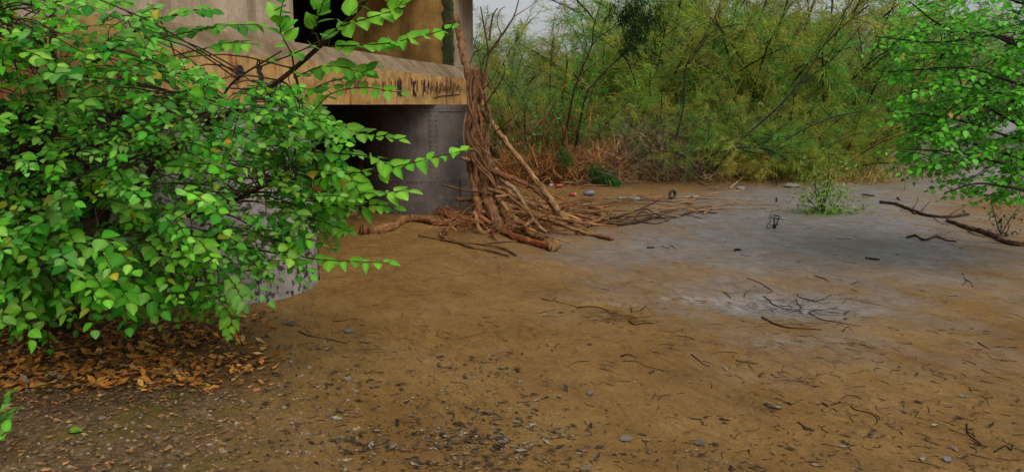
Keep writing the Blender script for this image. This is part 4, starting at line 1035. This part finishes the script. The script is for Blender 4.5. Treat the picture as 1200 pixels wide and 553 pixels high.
log('leaning_log', 'long pale barkless log leaning down to the right from the pier', 'log', [(566, 128, 11.2), (583, 153, 11.0), (602, 178, 10.8), (622, 204, 10.4), (636, 222, 10.2), (648, 238, 9.95), (660, 254, 9.75), (675, 261, None), (690, 264, None)], 0.060, 0.045, tint=(1.15, 0.98, 0.72),
    extra=[([(603, 172, 10.75), (608, 168, 10.7)], 0.02, 0.01)])
log('driftwood_limb', 'smooth dark brown limb arching beside the pale leaning log', 'branch', [(575, 200, 10.7), (592, 206, 10.5), (612, 214, 10.4), (632, 226, 10.2), (645, 240, 10.0), (651, 256, 9.8)], 0.05, 0.028, tint=(0.8, 0.5, 0.38))
log('driftwood_limb', 'long thin limb running along the ground to the right of the pile', 'branch', [(535, 233, 10.7), (565, 236, 10.6), (600, 242, 10.2), (630, 254, 9.8), (660, 264, 9.5), (690, 274, None), (718, 280, None)], 0.035, 0.035, tint=(0.85, 0.62, 0.42))
log('driftwood_log', 'thick yellowish log with a broken root end pointing at the viewer', 'log', [(588, 238, 10.3), (600, 256, 9.9), (615, 268, 9.5), (635, 279, None), (652, 288, None)], 0.055, 0.070, tint=(1.0, 0.82, 0.5), extra=[([(640, 284, None), (648, 291, None), (656, 286, None)], 0.05, 0.03)])
log('driftwood_limb', 'grey weathered limb in the middle of the pile', 'branch', [(580, 198, 10.7), (592, 213, 10.5), (605, 224, 10.3), (613, 238, 10.1), (622, 252, 9.8), (632, 266, 9.5), (640, 272, None)], 0.045, 0.030, tint=(1.1, 1.02, 0.95))
log('driftwood_limb', 'rough reddish-brown limb lying from the far caisson to the pile front', 'branch', [(492, 247, None), (515, 249, None), (540, 257, None), (562, 261, None), (585, 268, None), (605, 278, None), (630, 285, None), (648, 290, None)], 0.06, 0.05, tint=(1.0, 0.46, 0.24), rough=0.2,
    extra=[([(540, 257, None), (520, 247, None), (500, 242, None)], 0.035, 0.02), ([(581, 264, None), (578, 274, 9.3), (582, 281, None)], 0.02, 0.012)])
log('driftwood_log', 'stout sawn tan log lying on the mud left of the pile', 'log', [(422, 270, None), (440, 269, None), (458, 266, None), (472, 258, None), (490, 256, None), (512, 260, None), (535, 262, None)], 0.082, 0.05, tint=(0.95, 0.68, 0.42), sides=11)
log('root_branch', 'thin forked root sprawling on the mud in front of the pile', 'branch', [(520, 270, None), (516, 276, None), (535, 284, None), (560, 285, None), (590, 291, None), (605, 299, None)], 0.026, 0.014, tint=(0.7, 0.5, 0.34),
    extra=[([(525, 279, None), (550, 289, None), (575, 294, None), (596, 300, None)], 0.018, 0.010), ([(530, 283, None), (508, 279, None), (490, 276, None)], 0.014, 0.008), ([(528, 262, 9.6), (524, 270, 9.4), (520, 275, None)], 0.024, 0.018), ([(560, 285, None), (585, 284, None), (615, 281, None)], 0.014, 0.008)])
log('driftwood_log', 'short brown log behind the pale leaning log', 'log', [(612, 240, None), (630, 243, None), (650, 250, None), (662, 258, None)], 0.06, 0.05, tint=(0.7, 0.5, 0.32))
log('driftwood_log', 'straight log lying right of the pile, under the thin twigs', 'log', [(664, 249, None), (685, 248, None), (700, 250, None), (710, 256, None)], 0.05, 0.03, tint=(0.95, 0.75, 0.5))
log('driftwood_branch', 'reddish dead branch on the sand behind the pile', 'branch', [(661, 244, None), (680, 242, None), (697, 244, None), (714, 241, None)], 0.035, 0.02, tint=(1.0, 0.6, 0.35))
log('driftwood_branch', 'forked stick rising from the mud at the right of the pile', 'stick', [(676, 272, None), (690, 263, 9.9), (703, 257, 10.0), (716, 248, 10.2), (723, 243, 10.3)], 0.04, 0.012, tint=(0.75, 0.6, 0.4), extra=[([(703, 257, 10.0), (715, 252, 10.1), (722, 251, 10.2)], 0.018, 0.008), ([(712, 250, 10.1), (713, 246, 10.1)], 0.015, 0.008)])
log('dead_branch', 'spreading dark dead branch lying flat to the right of the pile', 'branch', [(700, 258, None), (720, 262, None), (742, 261, None), (765, 255, None), (790, 254, None), (815, 248, None), (840, 250, None)], 0.034, 0.008, 'darktwig', (2.0, 1.6, 1.3), extra=[
    ([(715, 256, 10.4), (735, 251, 10.6), (755, 243, 10.8), (774, 234, 11.0)], 0.020, 0.007), ([(742, 261, None), (747, 251, 10.4), (757, 245, 10.6), (765, 249, 10.5), (782, 259, None)], 0.014, 0.006),
    ([(720, 262, None), (738, 255, 10.3), (760, 252, 10.4), (790, 246, 10.6)], 0.014, 0.006), ([(765, 255, None), (780, 250, 10.5), (795, 246, 10.6)], 0.010, 0.004), ([(790, 254, None), (805, 252, None), (822, 256, None)], 0.008, 0.004), ([(750, 260, None), (768, 262, None), (785, 258, None)], 0.010, 0.005)])
log('thin_stick', 'thin stick poking left out of the vine trunks', 'stick', [(518, 216, 10.5), (535, 221, 10.5), (553, 224, 10.5), (570, 226, 10.5)], 0.022, 0.022, tint=(0.5, 0.36, 0.28))
log('rusty_twig', 'thin rusty upright twig in front of the vine trunks', 'twig', [(585, 178, 10.5), (592, 198, 10.4), (600, 215, 10.3)], 0.012, 0.010, tint=(1.0, 0.35, 0.18))
mbx = MB()
for _ in range(420):
    px = rng.uniform(515, 650); py = rng.uniform(225, 275) if px < 620 else rng.uniform(240, 272); p = G(px, py + 4); p[2] += rng.uniform(0.0, 0.2); d = unit(rng.normal(0, 1, 3) * (1, 0.6, 0.4)); l = rng.uniform(0.15, 0.5)
    q = p + d * l; q[2] = max(q[2], 0.01); v = rng.uniform(0.5, 1.5)
    tube(mbx, [p, (p + q) / 2 + rng.normal(0, 0.03, 3), q], rng.uniform(0.004, 0.010), 0.003, 3, 5, cap=False, tint=(v, v * 0.65, v * 0.42))
for _ in range(34):                                       # crooked roots spreading from the foot of the vines
    px = rng.uniform(555, 640); p = G(px, rng.uniform(245, 268), 0.02); p[2] += rng.uniform(0.0, 0.45) * (px < 610); a = rng.normal(-0.35, 0.5); l = rng.uniform(0.5, 1.5)
    q = p + np.array([math.cos(a), math.sin(a), 0]) * l; q[2] = float(gh(q[0], q[1])) + rng.uniform(0.01, 0.05); v = rng.uniform(0.6, 1.5); g_ = rng.uniform(0.6, 0.9)
    w1 = p * 0.66 + q * 0.34 + rng.normal(0, 0.09, 3) * (1, 1, 0.6); w2 = p * 0.33 + q * 0.67 + rng.normal(0, 0.09, 3) * (1, 1, 0.5); w1[2] = max(w1[2], 0.03); w2[2] = max(w2[2], 0.03)
    tube(mbx, [p, w1, w2, q], rng.uniform(0.014, 0.034), 0.008, 6, 14, 0.12, tint=(v, v * g_, v * g_ * 0.72), kink=0.2)
for _ in range(46):                                       # straight thin sticks washed along the far edge of the mud
    px = rng.uniform(600, 830); py = rng.uniform(236, 262) - 0.03 * (px - 600); p = G(px, py, 0.012); a = rng.normal(0.15, 0.35) + (3.14 if rng.random() < 0.5 else 0); l = rng.uniform(0.4, 1.5)
    q = p + np.array([math.cos(a), math.sin(a), 0]) * l; q[2] = float(gh(q[0], q[1])) + rng.uniform(0.01, 0.14); v = rng.uniform(0.5, 1.4)
    tube(mbx, [p, (p + q) / 2 + rng.normal(0, 0.04, 3) * (1, 1, 0.4) + (0, 0, 0.03), q], rng.uniform(0.008, 0.018), 0.004, 5, 8, 0.1, tint=(v, v * 0.8, v * 0.6))
tag(build(mbx, 'twig_tangle', MAT['drift']), 'tangle of fine reddish twigs caught in the driftwood pile', 'twigs', kind='stuff')

# fallen boughs on the right
log('fallen_bough', 'dark forked fallen bough on the wet mud at the right', 'branch', [(1031, 237, None), (1050, 239, None), (1068, 246, None), (1086, 252, None), (1110, 254, None), (1135, 251, None)], 0.026, 0.018, 'darktwig', (2.2, 1.6, 1.3), extra=[([(1068, 246, None), (1074, 238, 12.0), (1076, 231, 12.0)], 0.008, 0.003), ([(1110, 254, None), (1122, 246, 11.2), (1130, 243, 11.2)], 0.008, 0.003), ([(1092, 253, None), (1100, 260, None), (1112, 264, None)], 0.008, 0.003),([(1052, 232, 13.0), (1060, 241, 12.4), (1072, 250, None)], 0.022, 0.02), ([(1080, 247, None), (1086, 240, 11.6), (1090, 236, 11.6)], 0.008, 0.004)])
log('fallen_log', 'dark thin fallen trunk running out of the right edge', 'log', [(1110, 258, None), (1130, 266, None), (1150, 271, None), (1165, 277, None), (1182, 285, None), (1215, 288, None)], 0.026, 0.034, 'darktwig', (2.4, 1.7, 1.3), extra=[([(1150, 271, None), (1158, 262, 10.3), (1160, 254, 10.3)], 0.008, 0.003), ([(1130, 266, None), (1140, 274, None), (1156, 278, None)], 0.009, 0.003), ([(1165, 277, None), (1178, 272, 9.8), (1192, 268, 9.8)], 0.009, 0.003)])
log('crooked_stick', 'crooked black stick on the mud in front of the fallen bough', 'stick', [(1063, 278, None), (1072, 276, None), (1083, 281, None), (1097, 277, None), (1108, 281, None), (1121, 283, None)], 0.016, 0.008, 'darktwig', (1.6, 1.3, 1.1))

# ------------------------------------------------------------------ twigs on the mud that one can pick out
TW = [
    ('stout brown stick along the near edge of the wash-out', [(893, 371), (905, 378), (920, 383), (945, 385), (963, 386)], 0.013, 0.007, (2.4, 1.5, 0.9)),
    ('long wavy twig crossing the right half of the wash-out', [(948, 366), (960, 373), (985, 378), (1010, 382)], 0.009, 0.004, (2.0, 1.4, 0.9)),
    ('forked twig at the top of the wash-out', [(876, 326), (890, 331), (898, 336), (905, 341), (899, 345)], 0.009, 0.005, (1.6, 1.2, 0.9)),
    ('small hooked twig left of the wash-out', [(872, 348), (873, 344), (877, 341)], 0.008, 0.005, (0.8, 0.8, 0.8)),
    ('crooked twig through the middle of the wash-out', [(895, 347), (903, 353), (905, 356), (920, 362), (938, 365)], 0.009, 0.005, (1.2, 1, 0.8)),
    ('zigzag upright twig in the wash-out', [(933, 350), (935, 356), (939, 360), (937, 364), (941, 368)], 0.008, 0.005, (0.7, 0.7, 0.7)),
    ('bent V-shaped twig behind the wash-out', [(934, 345), (937, 348), (948, 351), (955, 353), (965, 350), (975, 345)], 0.008, 0.005, (1.0, 0.8, 0.7)),
    ('short straight twig left of the wash-out', [(848, 342), (852, 345), (856, 349)], 0.009, 0.006, (0.7, 0.7, 0.7)),
    ('thin straight twig pointing left from the wash-out', [(948, 365), (962, 363), (981, 360)], 0.006, 0.003, (1.2, 1, 0.8)),
    ('tiny fork at the right tip of the wash-out', [(987, 388), (990, 385), (995, 382)], 0.008, 0.005, (0.8, 0.7, 0.6)),
    ('small dark comma-shaped twig right of the wash-out', [(990, 369), (991, 366), (996, 365)], 0.007, 0.004, (0.8, 0.7, 0.6)),
    ('short slanted twig above and right of the wash-out', [(987, 356), (989, 354), (991, 352)], 0.007, 0.005, (0.8, 0.7, 0.6)),
    ('curved straw-thin twig behind the wash-out', [(997, 333), (1003, 331), (1007, 329)], 0.006, 0.004, (0.9, 0.8, 0.7)),
    ('long straight twig running left from the small washed hollow', [(634, 350), (655, 354), (672, 358), (678, 361)], 0.007, 0.004, (2.0, 1.5, 1.0)),
    ('curved dark twig over the rim of the small washed hollow', [(678, 360), (692, 359), (706, 361), (714, 366), (720, 367)], 0.009, 0.005, (1.4, 1.0, 0.7)),
    ('upright black twig beside the small washed hollow', [(740, 366), (740, 362), (739, 360)], 0.007, 0.006, (0.7, 0.7, 0.7)),
    ('slanted twig tip right of the small washed hollow', [(750, 364), (754, 361), (757, 358)], 0.007, 0.005, (0.7, 0.7, 0.7)),
    ('knotted dark twig at the right end of the small washed hollow', [(737, 376), (744, 380), (752, 379), (760, 378), (765, 379)], 0.010, 0.006, (1.2, 0.9, 0.7)),
    ('curled wire-like twig on the lower right mud', [(958, 473), (964, 472), (975, 474), (985, 470), (992, 463), (1003, 464), (1009, 467)], 0.006, 0.004, (0.9, 0.7, 0.6)),
    ('looping twig ending in a hook on the lower right mud', [(997, 476), (1004, 480), (1018, 483), (1027, 489), (1028, 494), (1025, 497)], 0.006, 0.004, (0.9, 0.7, 0.6)),
    ('L-shaped black twig near the lower right corner', [(1133, 496), (1134, 507), (1142, 514), (1150, 520)], 0.008, 0.005, (0.7, 0.6, 0.6)),
    ('bent twig at the far right of the lower mud', [(1165, 529), (1178, 522), (1185, 527), (1187, 519)], 0.007, 0.004, (0.8, 0.7, 0.6)),
    ('thin curved twig on bare mud right of centre', [(810, 415), (818, 421), (824, 426), (832, 429)], 0.007, 0.004, (0.8, 0.7, 0.6)),
    ('straight brown twig half sunk, right of centre', [(862, 422), (873, 424), (886, 426)], 0.007, 0.004, (1.6, 1.2, 0.8)),
    ('long dark twig near the right edge, above the corner', [(1146, 401), (1153, 405), (1160, 409)], 0.008, 0.004, (0.8, 0.6, 0.6)),
    ('crooked twig near the right edge, halfway down', [(1128, 320), (1131, 327), (1137, 330), (1140, 336)], 0.008, 0.005, (0.8, 0.6, 0.6)),
    ('slim slanted twig left of the crooked right-edge twig', [(1128, 334), (1132, 330), (1135, 327)], 0.007, 0.004, (0.8, 0.6, 0.6)),
    ('long brown twig at the middle left, near the caisson foot', [(350, 388), (365, 394), (385, 397), (406, 402)], 0.008, 0.005, (1.4, 1.0, 0.6)),
    ('pale straw twig beside the pale caisson', [(390, 376), (402, 376), (410, 373), (419, 374)], 0.007, 0.004, (3.5, 2.6, 1.6)),
    ('brown twig lying level on the bottom right mud', [(935, 494), (942, 499), (950, 503)], 0.007, 0.004, (0.7, 0.6, 0.6)),
    ('short thick stub of wood on the grey wet mud', [(1014, 302), (1022, 303), (1031, 304)], 0.020, 0.018, (2.2, 1.5, 1.0)),
    ('small black stone-like knot of wood on wet mud', [(861, 293), (865, 292), (868, 293)], 0.026, 0.018, (0.6, 0.6, 0.6)),
    ('flat dark bark piece on wet mud left of centre', [(758, 290), (763, 290), (767, 290)], 0.022, 0.014, (0.7, 0.6, 0.6)),
    ('black forked twig on the wet mud, far left of the wash-out', [(775, 288), (783, 291), (786, 288), (792, 291)], 0.010, 0.005, (0.7, 0.6, 0.6)),
    ('fine twig fan behind the wash-out', [(955, 323), (965, 326), (972, 330)], 0.009, 0.005, (0.7, 0.6, 0.6)),
    ('weed-like dark twig near the bottom centre', [(728, 417), (736, 415), (748, 419)], 0.012, 0.004, (1.0, 0.6, 0.4)),
    ('long fine twig on the mud below the small washed hollow', [(730, 423), (745, 423), (757, 429), (770, 432), (778, 435)], 0.005, 0.003, (1.2, 1.0, 0.8)),
]
for lab, pts, r0, r1, tint in TW:
    P = np.array([G(a, b_, r0 * 0.5) for a, b_ in pts]); m_ = MB()
    tube(m_, P, r0 * 0.5, r1 * 0.45, 6, 5 * len(pts), 0.10, tint=tint, kink=0.15)
    o = build(m_, 'twig', MAT['darktwig'], None, True); tag(o, lab, 'twig', 'twigs lying on the mud')

# scattered fine debris, too many to count
def patch_weight(px, py):
    w = 0.05
    w += 1.6 * math.exp(-(((px - 560) / 90) ** 2 + ((py - 525) / 45) ** 2)) + 0.9 * math.exp(-(((px - 570) / 45) ** 2 + ((py - 432) / 12) ** 2))
    w += 0.35 * sstep(395, 520, py) + 0.5 * math.exp(-(((px - 360) / 130) ** 2 + ((py - 450) / 60) ** 2))
    w += 0.5 * math.exp(-(((px - 880) / 130) ** 2 + ((py - 540) / 20) ** 2))
    w -= 0.25 * math.exp(-(((px - 800) / 60) ** 2 + ((py - 480) / 50) ** 2))
    w += 0.8 * math.exp(-(((px - 330) / 70) ** 2 + ((py - 400) / 25) ** 2))
    return w
mbx = MB(); tpl = (np.array([[0, 0, 0], [0.3, 0.20, 0.08], [0.7, 0.13, 0.0], [1, 0, 0.12], [0.6, -0.20, 0.10], [0.25, -0.10, 0.0]], float), np.array([[0, 5, 1], [1, 5, 4], [1, 4, 2], [2, 4, 3]]))
P = []; n_ = 0
while len(P) < 2600:
    px = rng.uniform(250, 1200); py = rng.uniform(340, 553) if rng.random() < 0.9 else rng.uniform(240, 340)
    if rng.random() < patch_weight(px, py) * (0.45 if px < 700 else 0.22):
        P.append(G(px, py, 0.004))
        for _ in range(int(rng.gamma(0.5, 5.0))):          # bits gather in small drifts
            q_ = P[-1] + rng.normal(0, 1, 3) * (0.07, 0.035, 0); q_[2] = float(gh(q_[0], q_[1])) + rng.uniform(0.003, 0.010); P.append(q_)
P = np.array(P); n_ = len(P)
cols = np.array([(0.04, 0.028, 0.018), (0.09, 0.062, 0.038), (0.17, 0.12, 0.075), (0.055, 0.04, 0.028), (0.20, 0.165, 0.125), (0.20, 0.10, 0.04), (0.28, 0.245, 0.20)])
T = cols[rng.choice(7, n_, p=[.20, .20, .15, .13, .13, .11, .08])] * rng.uniform(0.7, 1.2, (n_, 1))
D = rng.normal(0, 1, (n_, 3)) * (1.3, 1, 0.10)
add_leaves(mbx, P, D, np.tile((0, 0, 1.0), (n_, 1)) + rng.normal(0, 0.16, (n_, 3)), rng.gamma(2.2, 0.0115, n_).clip(0.008, 0.07), T, tpl)
tag(build(mbx, 'leaf_debris', MAT['litter']), 'dark broken leaf bits scattered over the foreground mud', 'debris', kind='stuff')
mbx = MB(); k = 0
while k < 650:
    px = rng.uniform(380, 1200); py = rng.uniform(236, 553)
    dens = 0.5 if py > 380 else 0.25
    dens += 0.5 * (px > 850 and py > 400) + 0.6 * math.exp(-(((px - 930) / 60) ** 2 + ((py - 360) / 25) ** 2)) + 0.7 * math.exp(-(((px - 735) / 28) ** 2 + ((py - 374) / 7) ** 2)) + 0.5 * (px > 1040 and py < 320)
    if rng.random() > dens: continue
    p = G(px, py, 0.002); l = rng.gamma(2.0, 0.030) * (1 + 0.10 * (p[1] - 4)); a = rng.uniform(0, 6.28); d = np.array([math.cos(a), math.sin(a), 0]); s_ = np.array([-d[1], d[0], 0]) * rng.normal(0, 0.2) * l
    pts = [p, p + d * l * 0.5 + s_, p + d * l]
    for q in pts: q[2] = float(gh(q[0], q[1])) + 0.002
    v = rng.uniform(0.5, 1.6); tube(mbx, pts, rng.uniform(0.001, 0.0032) * (1 + 0.08 * (p[1] - 4)), 0.0008, 4, 5, cap=False, tint=(v, v * .85, v * .7)); k += 1
tag(build(mbx, 'twig_litter', MAT['darktwig']), 'fine dark twig bits scattered over the mud', 'debris', kind='stuff')
for (cx, cy, sx, sy, n_, tn, lab) in ((728, 373, 20, 4.5, 55, (4.5, 2.8, 1.3), 'flat brown clump of fine twigs in the small washed hollow'), (930, 362, 45, 11, 95, (3.6, 2.9, 2.2), 'flat tangled clump of fine twigs in the pale wash-out')):
    mbx = MB()
    for _ in range(n_):
        p = G(cx + rng.normal(0, sx), cy + rng.normal(0, sy), 0.003); l = rng.gamma(2.5, 0.05); a = rng.normal(-0.35, 0.8) + (math.pi if rng.random() < .5 else 0); d = np.array([math.cos(a), math.sin(a), 0]); v = rng.uniform(0.3, 1.2)
        pts = [p, p + d * l * 0.5 + rng.normal(0, 0.02, 3), p + d * l]
        for q_ in pts: q_[2] = float(gh(q_[0], q_[1])) + rng.uniform(0.002, 0.022)
        tube(mbx, pts, rng.uniform(0.0012, 0.003), 0.001, 3, 6, cap=False, tint=np.array(tn) * v)
    tag(build(mbx, 'twig_clump', MAT['darktwig']), lab, 'twig clump', kind='stuff')
# some larger pale fallen leaves that stand out
for (px, py, sz, a, c, lab) in ((727, 515, 0.07, 0.2, (0.15, 0.135, 0.12), 'curled silver-grey fallen leaf near the bottom centre'), (404, 388, 0.08, -0.2, (0.11, 0.125, 0.12), 'pale bluish scrap on the mud by the caisson foot'),
                                (690, 462, 0.055, 1.0, (0.14, 0.13, 0.12), 'small pale fallen leaf right of the debris patch'), (815, 520, 0.06, 0.5, (0.09, 0.085, 0.08), 'grey fallen leaf at the lower middle right'), (1108, 540, 0.06, 0.7, (0.16, 0.155, 0.15), 'small pale grey scrap at the bottom right'),
                                (346, 380, 0.09, 2.8, (0.10, 0.09, 0.08), 'dark grey fallen leaf below the caisson edge'), (285, 433, 0.07, 0.3, (0.42, 0.24, 0.09), 'light orange fallen leaf at the edge of the litter'), (52, 442, 0.10, 0.4, (0.40, 0.34, 0.36), 'pinkish pale leaf on the leaf litter'),
                                (80, 505, 0.07, 0.1, (0.14, 0.30, 0.03), 'fresh green leaf fallen on the brown soil'), (12, 418, 0.09, 0.6, (0.42, 0.2, 0.03), 'round orange leaf at the left edge')):
    m_ = MB(); p = G(px, py, 0.008); add_leaves(m_, p[None], np.array([[math.cos(a), math.sin(a), 0.05]]), np.array([[0.1, -0.25, 1.0]]), np.array([sz]), np.array([c]), LT[1])
    tag(build(m_, 'fallen_leaf', MAT['litter'], None, True), lab, 'fallen leaf', 'single fallen leaves')
# leaf litter under the shrub
P = []
while len(P) < 3600:
    px = rng.uniform(-20, 330); py = rng.uniform(345, 553)
    w = math.exp(-((py - 425) / 46) ** 2) * (1 - sstep(200, 350, px)) * (0.35 + 0.65 * (math.sin(px * 0.05 + 1.3 * math.sin(py * 0.09)) * math.sin(py * 0.11 + 0.8 * math.sin(px * 0.04)) > -0.25))
    w = max(w, 0.10 * (1 - sstep(240, 330, px))); w *= 1.0 if py > 372 else 0.5
    if rng.random() < w: P.append(G(px, py, rng.uniform(0.004, 0.02)))
P = np.array(P); n_ = len(P); q = project(P)
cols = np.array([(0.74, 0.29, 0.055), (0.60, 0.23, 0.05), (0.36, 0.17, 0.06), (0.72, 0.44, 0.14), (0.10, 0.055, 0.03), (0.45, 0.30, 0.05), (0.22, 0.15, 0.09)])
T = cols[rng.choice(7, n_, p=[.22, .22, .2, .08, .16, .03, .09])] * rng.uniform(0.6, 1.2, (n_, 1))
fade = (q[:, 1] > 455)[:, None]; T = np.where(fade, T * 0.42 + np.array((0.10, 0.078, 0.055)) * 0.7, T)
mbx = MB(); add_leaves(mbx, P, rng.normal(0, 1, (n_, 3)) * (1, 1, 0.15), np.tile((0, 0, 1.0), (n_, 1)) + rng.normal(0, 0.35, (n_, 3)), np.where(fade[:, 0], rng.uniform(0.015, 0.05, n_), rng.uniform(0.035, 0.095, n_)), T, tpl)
tag(build(mbx, 'leaf_litter', MAT['litter']), 'orange-brown fallen leaves covering the soil under the shrub', 'leaf litter', kind='stuff')
mbx = MB()
for _ in range(420):
    p = G(rng.uniform(-10, 300), rng.uniform(350, 420) + 0, 0.0); d = unit(rng.normal(0, 1, 3) * (1, 1, 0.5) + (0, 0, 0.25)); l = rng.uniform(0.08, 0.32); v = rng.uniform(0.8, 3.0)
    e = p + d * l; e[2] = max(e[2], float(gh(e[0], e[1])) + 0.005)
    tube(mbx, [p, (p + e) / 2 + rng.normal(0, 0.02, 3), e], rng.uniform(0.0015, 0.004), 0.001, 3, 5, cap=False, tint=(v, v * .85, v * .6))
tag(build(mbx, 'dry_stalks', MAT['bark']), 'thin dry stalks on the soil under the shrub', 'dry stalks', kind='stuff')
# gravel on the soil
mbx = MB(); oc = np.array([[1, 0, 0], [-1, 0, 0], [0, 1, 0], [0, -1, 0], [0, 0, 0.6], [0, 0, -0.6]], float); of = np.array([[0, 2, 4], [2, 1, 4], [1, 3, 4], [3, 0, 4]])
for _ in range(1100):
    px = rng.uniform(-10, 420); py = rng.uniform(430, 560)
    p = G(px, py); s_ = rng.gamma(2.0, 0.0024) + 0.002
    mbx.add(p + oc * s_ * rng.uniform(0.6, 1.4, (6, 3)), of, np.array((0.22, 0.165, 0.13)) * rng.uniform(0.4, 1.7))
tag(build(mbx, 'gravel', MAT['litter']), 'small grey-brown grit on the foreground soil', 'gravel', kind='stuff')

# old stump under the shrub
sp = G(77, 388); m_ = MB()
tube(m_, [sp - (0, 0, 0.05), sp + (0, 0, 0.06), sp + (0.005, 0, 0.12)], [0.062, 0.058, 0.05], None, 12, 8, 0.04, tint=(0.75, 0.42, 0.28))
tag(build(m_, 'stump', MAT['bark'], None, True), 'short dark reddish stump in the litter under the shrub', 'stump')

# ------------------------------------------------------------------ rubbish on the bank
def lathe(mb, prof_, M, sides=12, tint=(1, 1, 1)):
    ang = np.linspace(0, 2 * np.pi, sides, endpoint=False); V = []
    for x, r_ in prof_:
        for a in ang: V.append((x, r_ * math.cos(a), r_ * math.sin(a)))
    n = len(prof_); ii = np.arange(n * sides).reshape(n, sides); jj = np.roll(ii, -1, 1)
    mb.add(M(np.array(V)), [np.stack([ii[:-1], jj[:-1], jj[1:], ii[1:]], -1).reshape(-1, 4), ii[0][::-1][None, :], ii[-1][None, :]], tint)
def lying(p, a, tilt=0.0):
    d = np.array([math.cos(a), math.sin(a), tilt]); d = unit(d); s_ = unit(np.cross([0, 0, 1], d)); u = np.cross(d, s_)
    return lambda V: p + V[:, :1] * d + V[:, 1:2] * s_ + V[:, 2:] * u
BOT = [(0, 0.02), (0.005, 0.034), (0.03, 0.036), (0.10, 0.033), (0.14, 0.036), (0.18, 0.030), (0.215, 0.014), (0.225, 0.0135)]
CAP = [(0.2255, 0.015), (0.245, 0.015)]
CAN = [(0, 0.024), (0.006, 0.032), (0.11, 0.033), (0.118, 0.027), (0.122, 0.027)]
def bottle(px, py, a, k, col, cap, lab, group='rubbish on the bank'):
    p = G(px, py, 0.03 * k); o = thing('plastic_bottle', lab, 'bottle', p, group); M0 = lying(p, a)
    m_ = MB(); lathe(m_, [(x * k, r_ * k) for x, r_ in BOT], M0); build(m_, 'body', plain('bottle_' + cap, col, 0.3, 0.5), o, True)
    m_ = MB(); lathe(m_, [(x * k, r_ * k) for x, r_ in CAP], M0); build(m_, 'cap', MAT['cap_' + cap], o, True)
MAT['cap_white'] = plain('white_cap', (0.6, 0.62, 0.62)); MAT['cap_blue'] = plain('blue_cap', (0.25, 0.45, 0.5))
bottle(724, 233, 0.3, 1.05, (0.16, 0.22, 0.21), 'blue', 'pale blue-green bottle on the sand, left of a similar one')
bottle(737, 234, 0.5, 1.25, (0.22, 0.27, 0.24), 'white', 'pale grey-green bottle with white end on the sand')
def can(px, py, a, k, col, lab):
    p = G(px, py, 0.032 * k); m_ = MB(); lathe(m_, [(x * k, r_ * k) for x, r_ in CAN], lying(p, a, 0.1)); o = thing('drink_can', lab, 'can', p, 'rubbish on the bank')
    mt = plain('can_paint', col, 0.35); build(m_, 'body', mt, o, True); m_ = MB(); lathe(m_, [(0.1225 * k, 0.026 * k), (0.124 * k, 0.024 * k)], lying(p, a, 0.1)); build(m_, 'lid', MAT['cap_white'], o, True)
can(651, 218, 0.2, 1.1, (0.38, 0.05, 0.035), 'red can in the rusty brush, upper of two red ones')
can(667, 228, -0.3, 1.0, (0.36, 0.08, 0.05), 'red can on the sand, lower of two red ones')
can(684, 227, 0.1, 1.5, (0.12, 0.14, 0.15), 'dark grey dented can right of the red ones')
can(645, 216, 1.2, 0.9, (0.55, 0.55, 0.52), 'whitish can beside the upper red can')
p = G(788, 228, 0.075); m_ = MB(); a2 = np.linspace(0, 2 * np.pi, 16, endpoint=False)
loop = np.array([p + np.array([math.cos(t) * 0.06, 0.07 * math.cos(t), math.sin(t) * 0.06]) for t in np.append(a2, a2[0])])
tube(m_, loop, 0.026, 0.026, 8, 34, cap=False); tag(build(m_, 'rubber_ring', plain('black_rubber', (0.015, 0.015, 0.016), 0.6), None, True), 'small black rubber ring standing on the bank', 'ring', 'rubbish on the bank')
for (px, py, k, lab) in ((868, 222, 0.16, 'pale flat stone beside the pale bent stick'), (928, 219, 0.22, 'pale flat stone on the bank behind the small bush'), (815, 232, 0.13, 'flat pale stone on the sand right of the rubber ring'), (1014, 229, 0.09, 'dark stone at the thicket end, left of a twin'), (1021, 230, 0.09, 'dark stone at the thicket end, right of a twin')):
    m_ = MB(); u = np.linspace(0, math.pi, 7); w_ = np.linspace(0, 2 * math.pi, 10, endpoint=False); p = G(px, py)
    V = np.array([[(math.sin(a) * math.cos(b) * 1.4, math.sin(a) * math.sin(b), math.cos(a) * 0.45) for b in w_] for a in u]) * k * 0.5
    V *= rng.uniform(0.82, 1.15, (7, 10, 1)); ii = np.arange(70).reshape(7, 10); jj = np.roll(ii, -1, 1)
    dark = 'dark' in lab
    m_.add(V.reshape(-1, 3) + p + (0, 0, k * 0.12), np.stack([ii[:-1], ii[1:], jj[1:], jj[:-1]], -1).reshape(-1, 4), (0.05, 0.045, 0.045) if dark else (0.24, 0.225, 0.205))
    tag(build(m_, 'stone', MAT['litter'], None, False), lab, 'stone', 'stones on the bank')
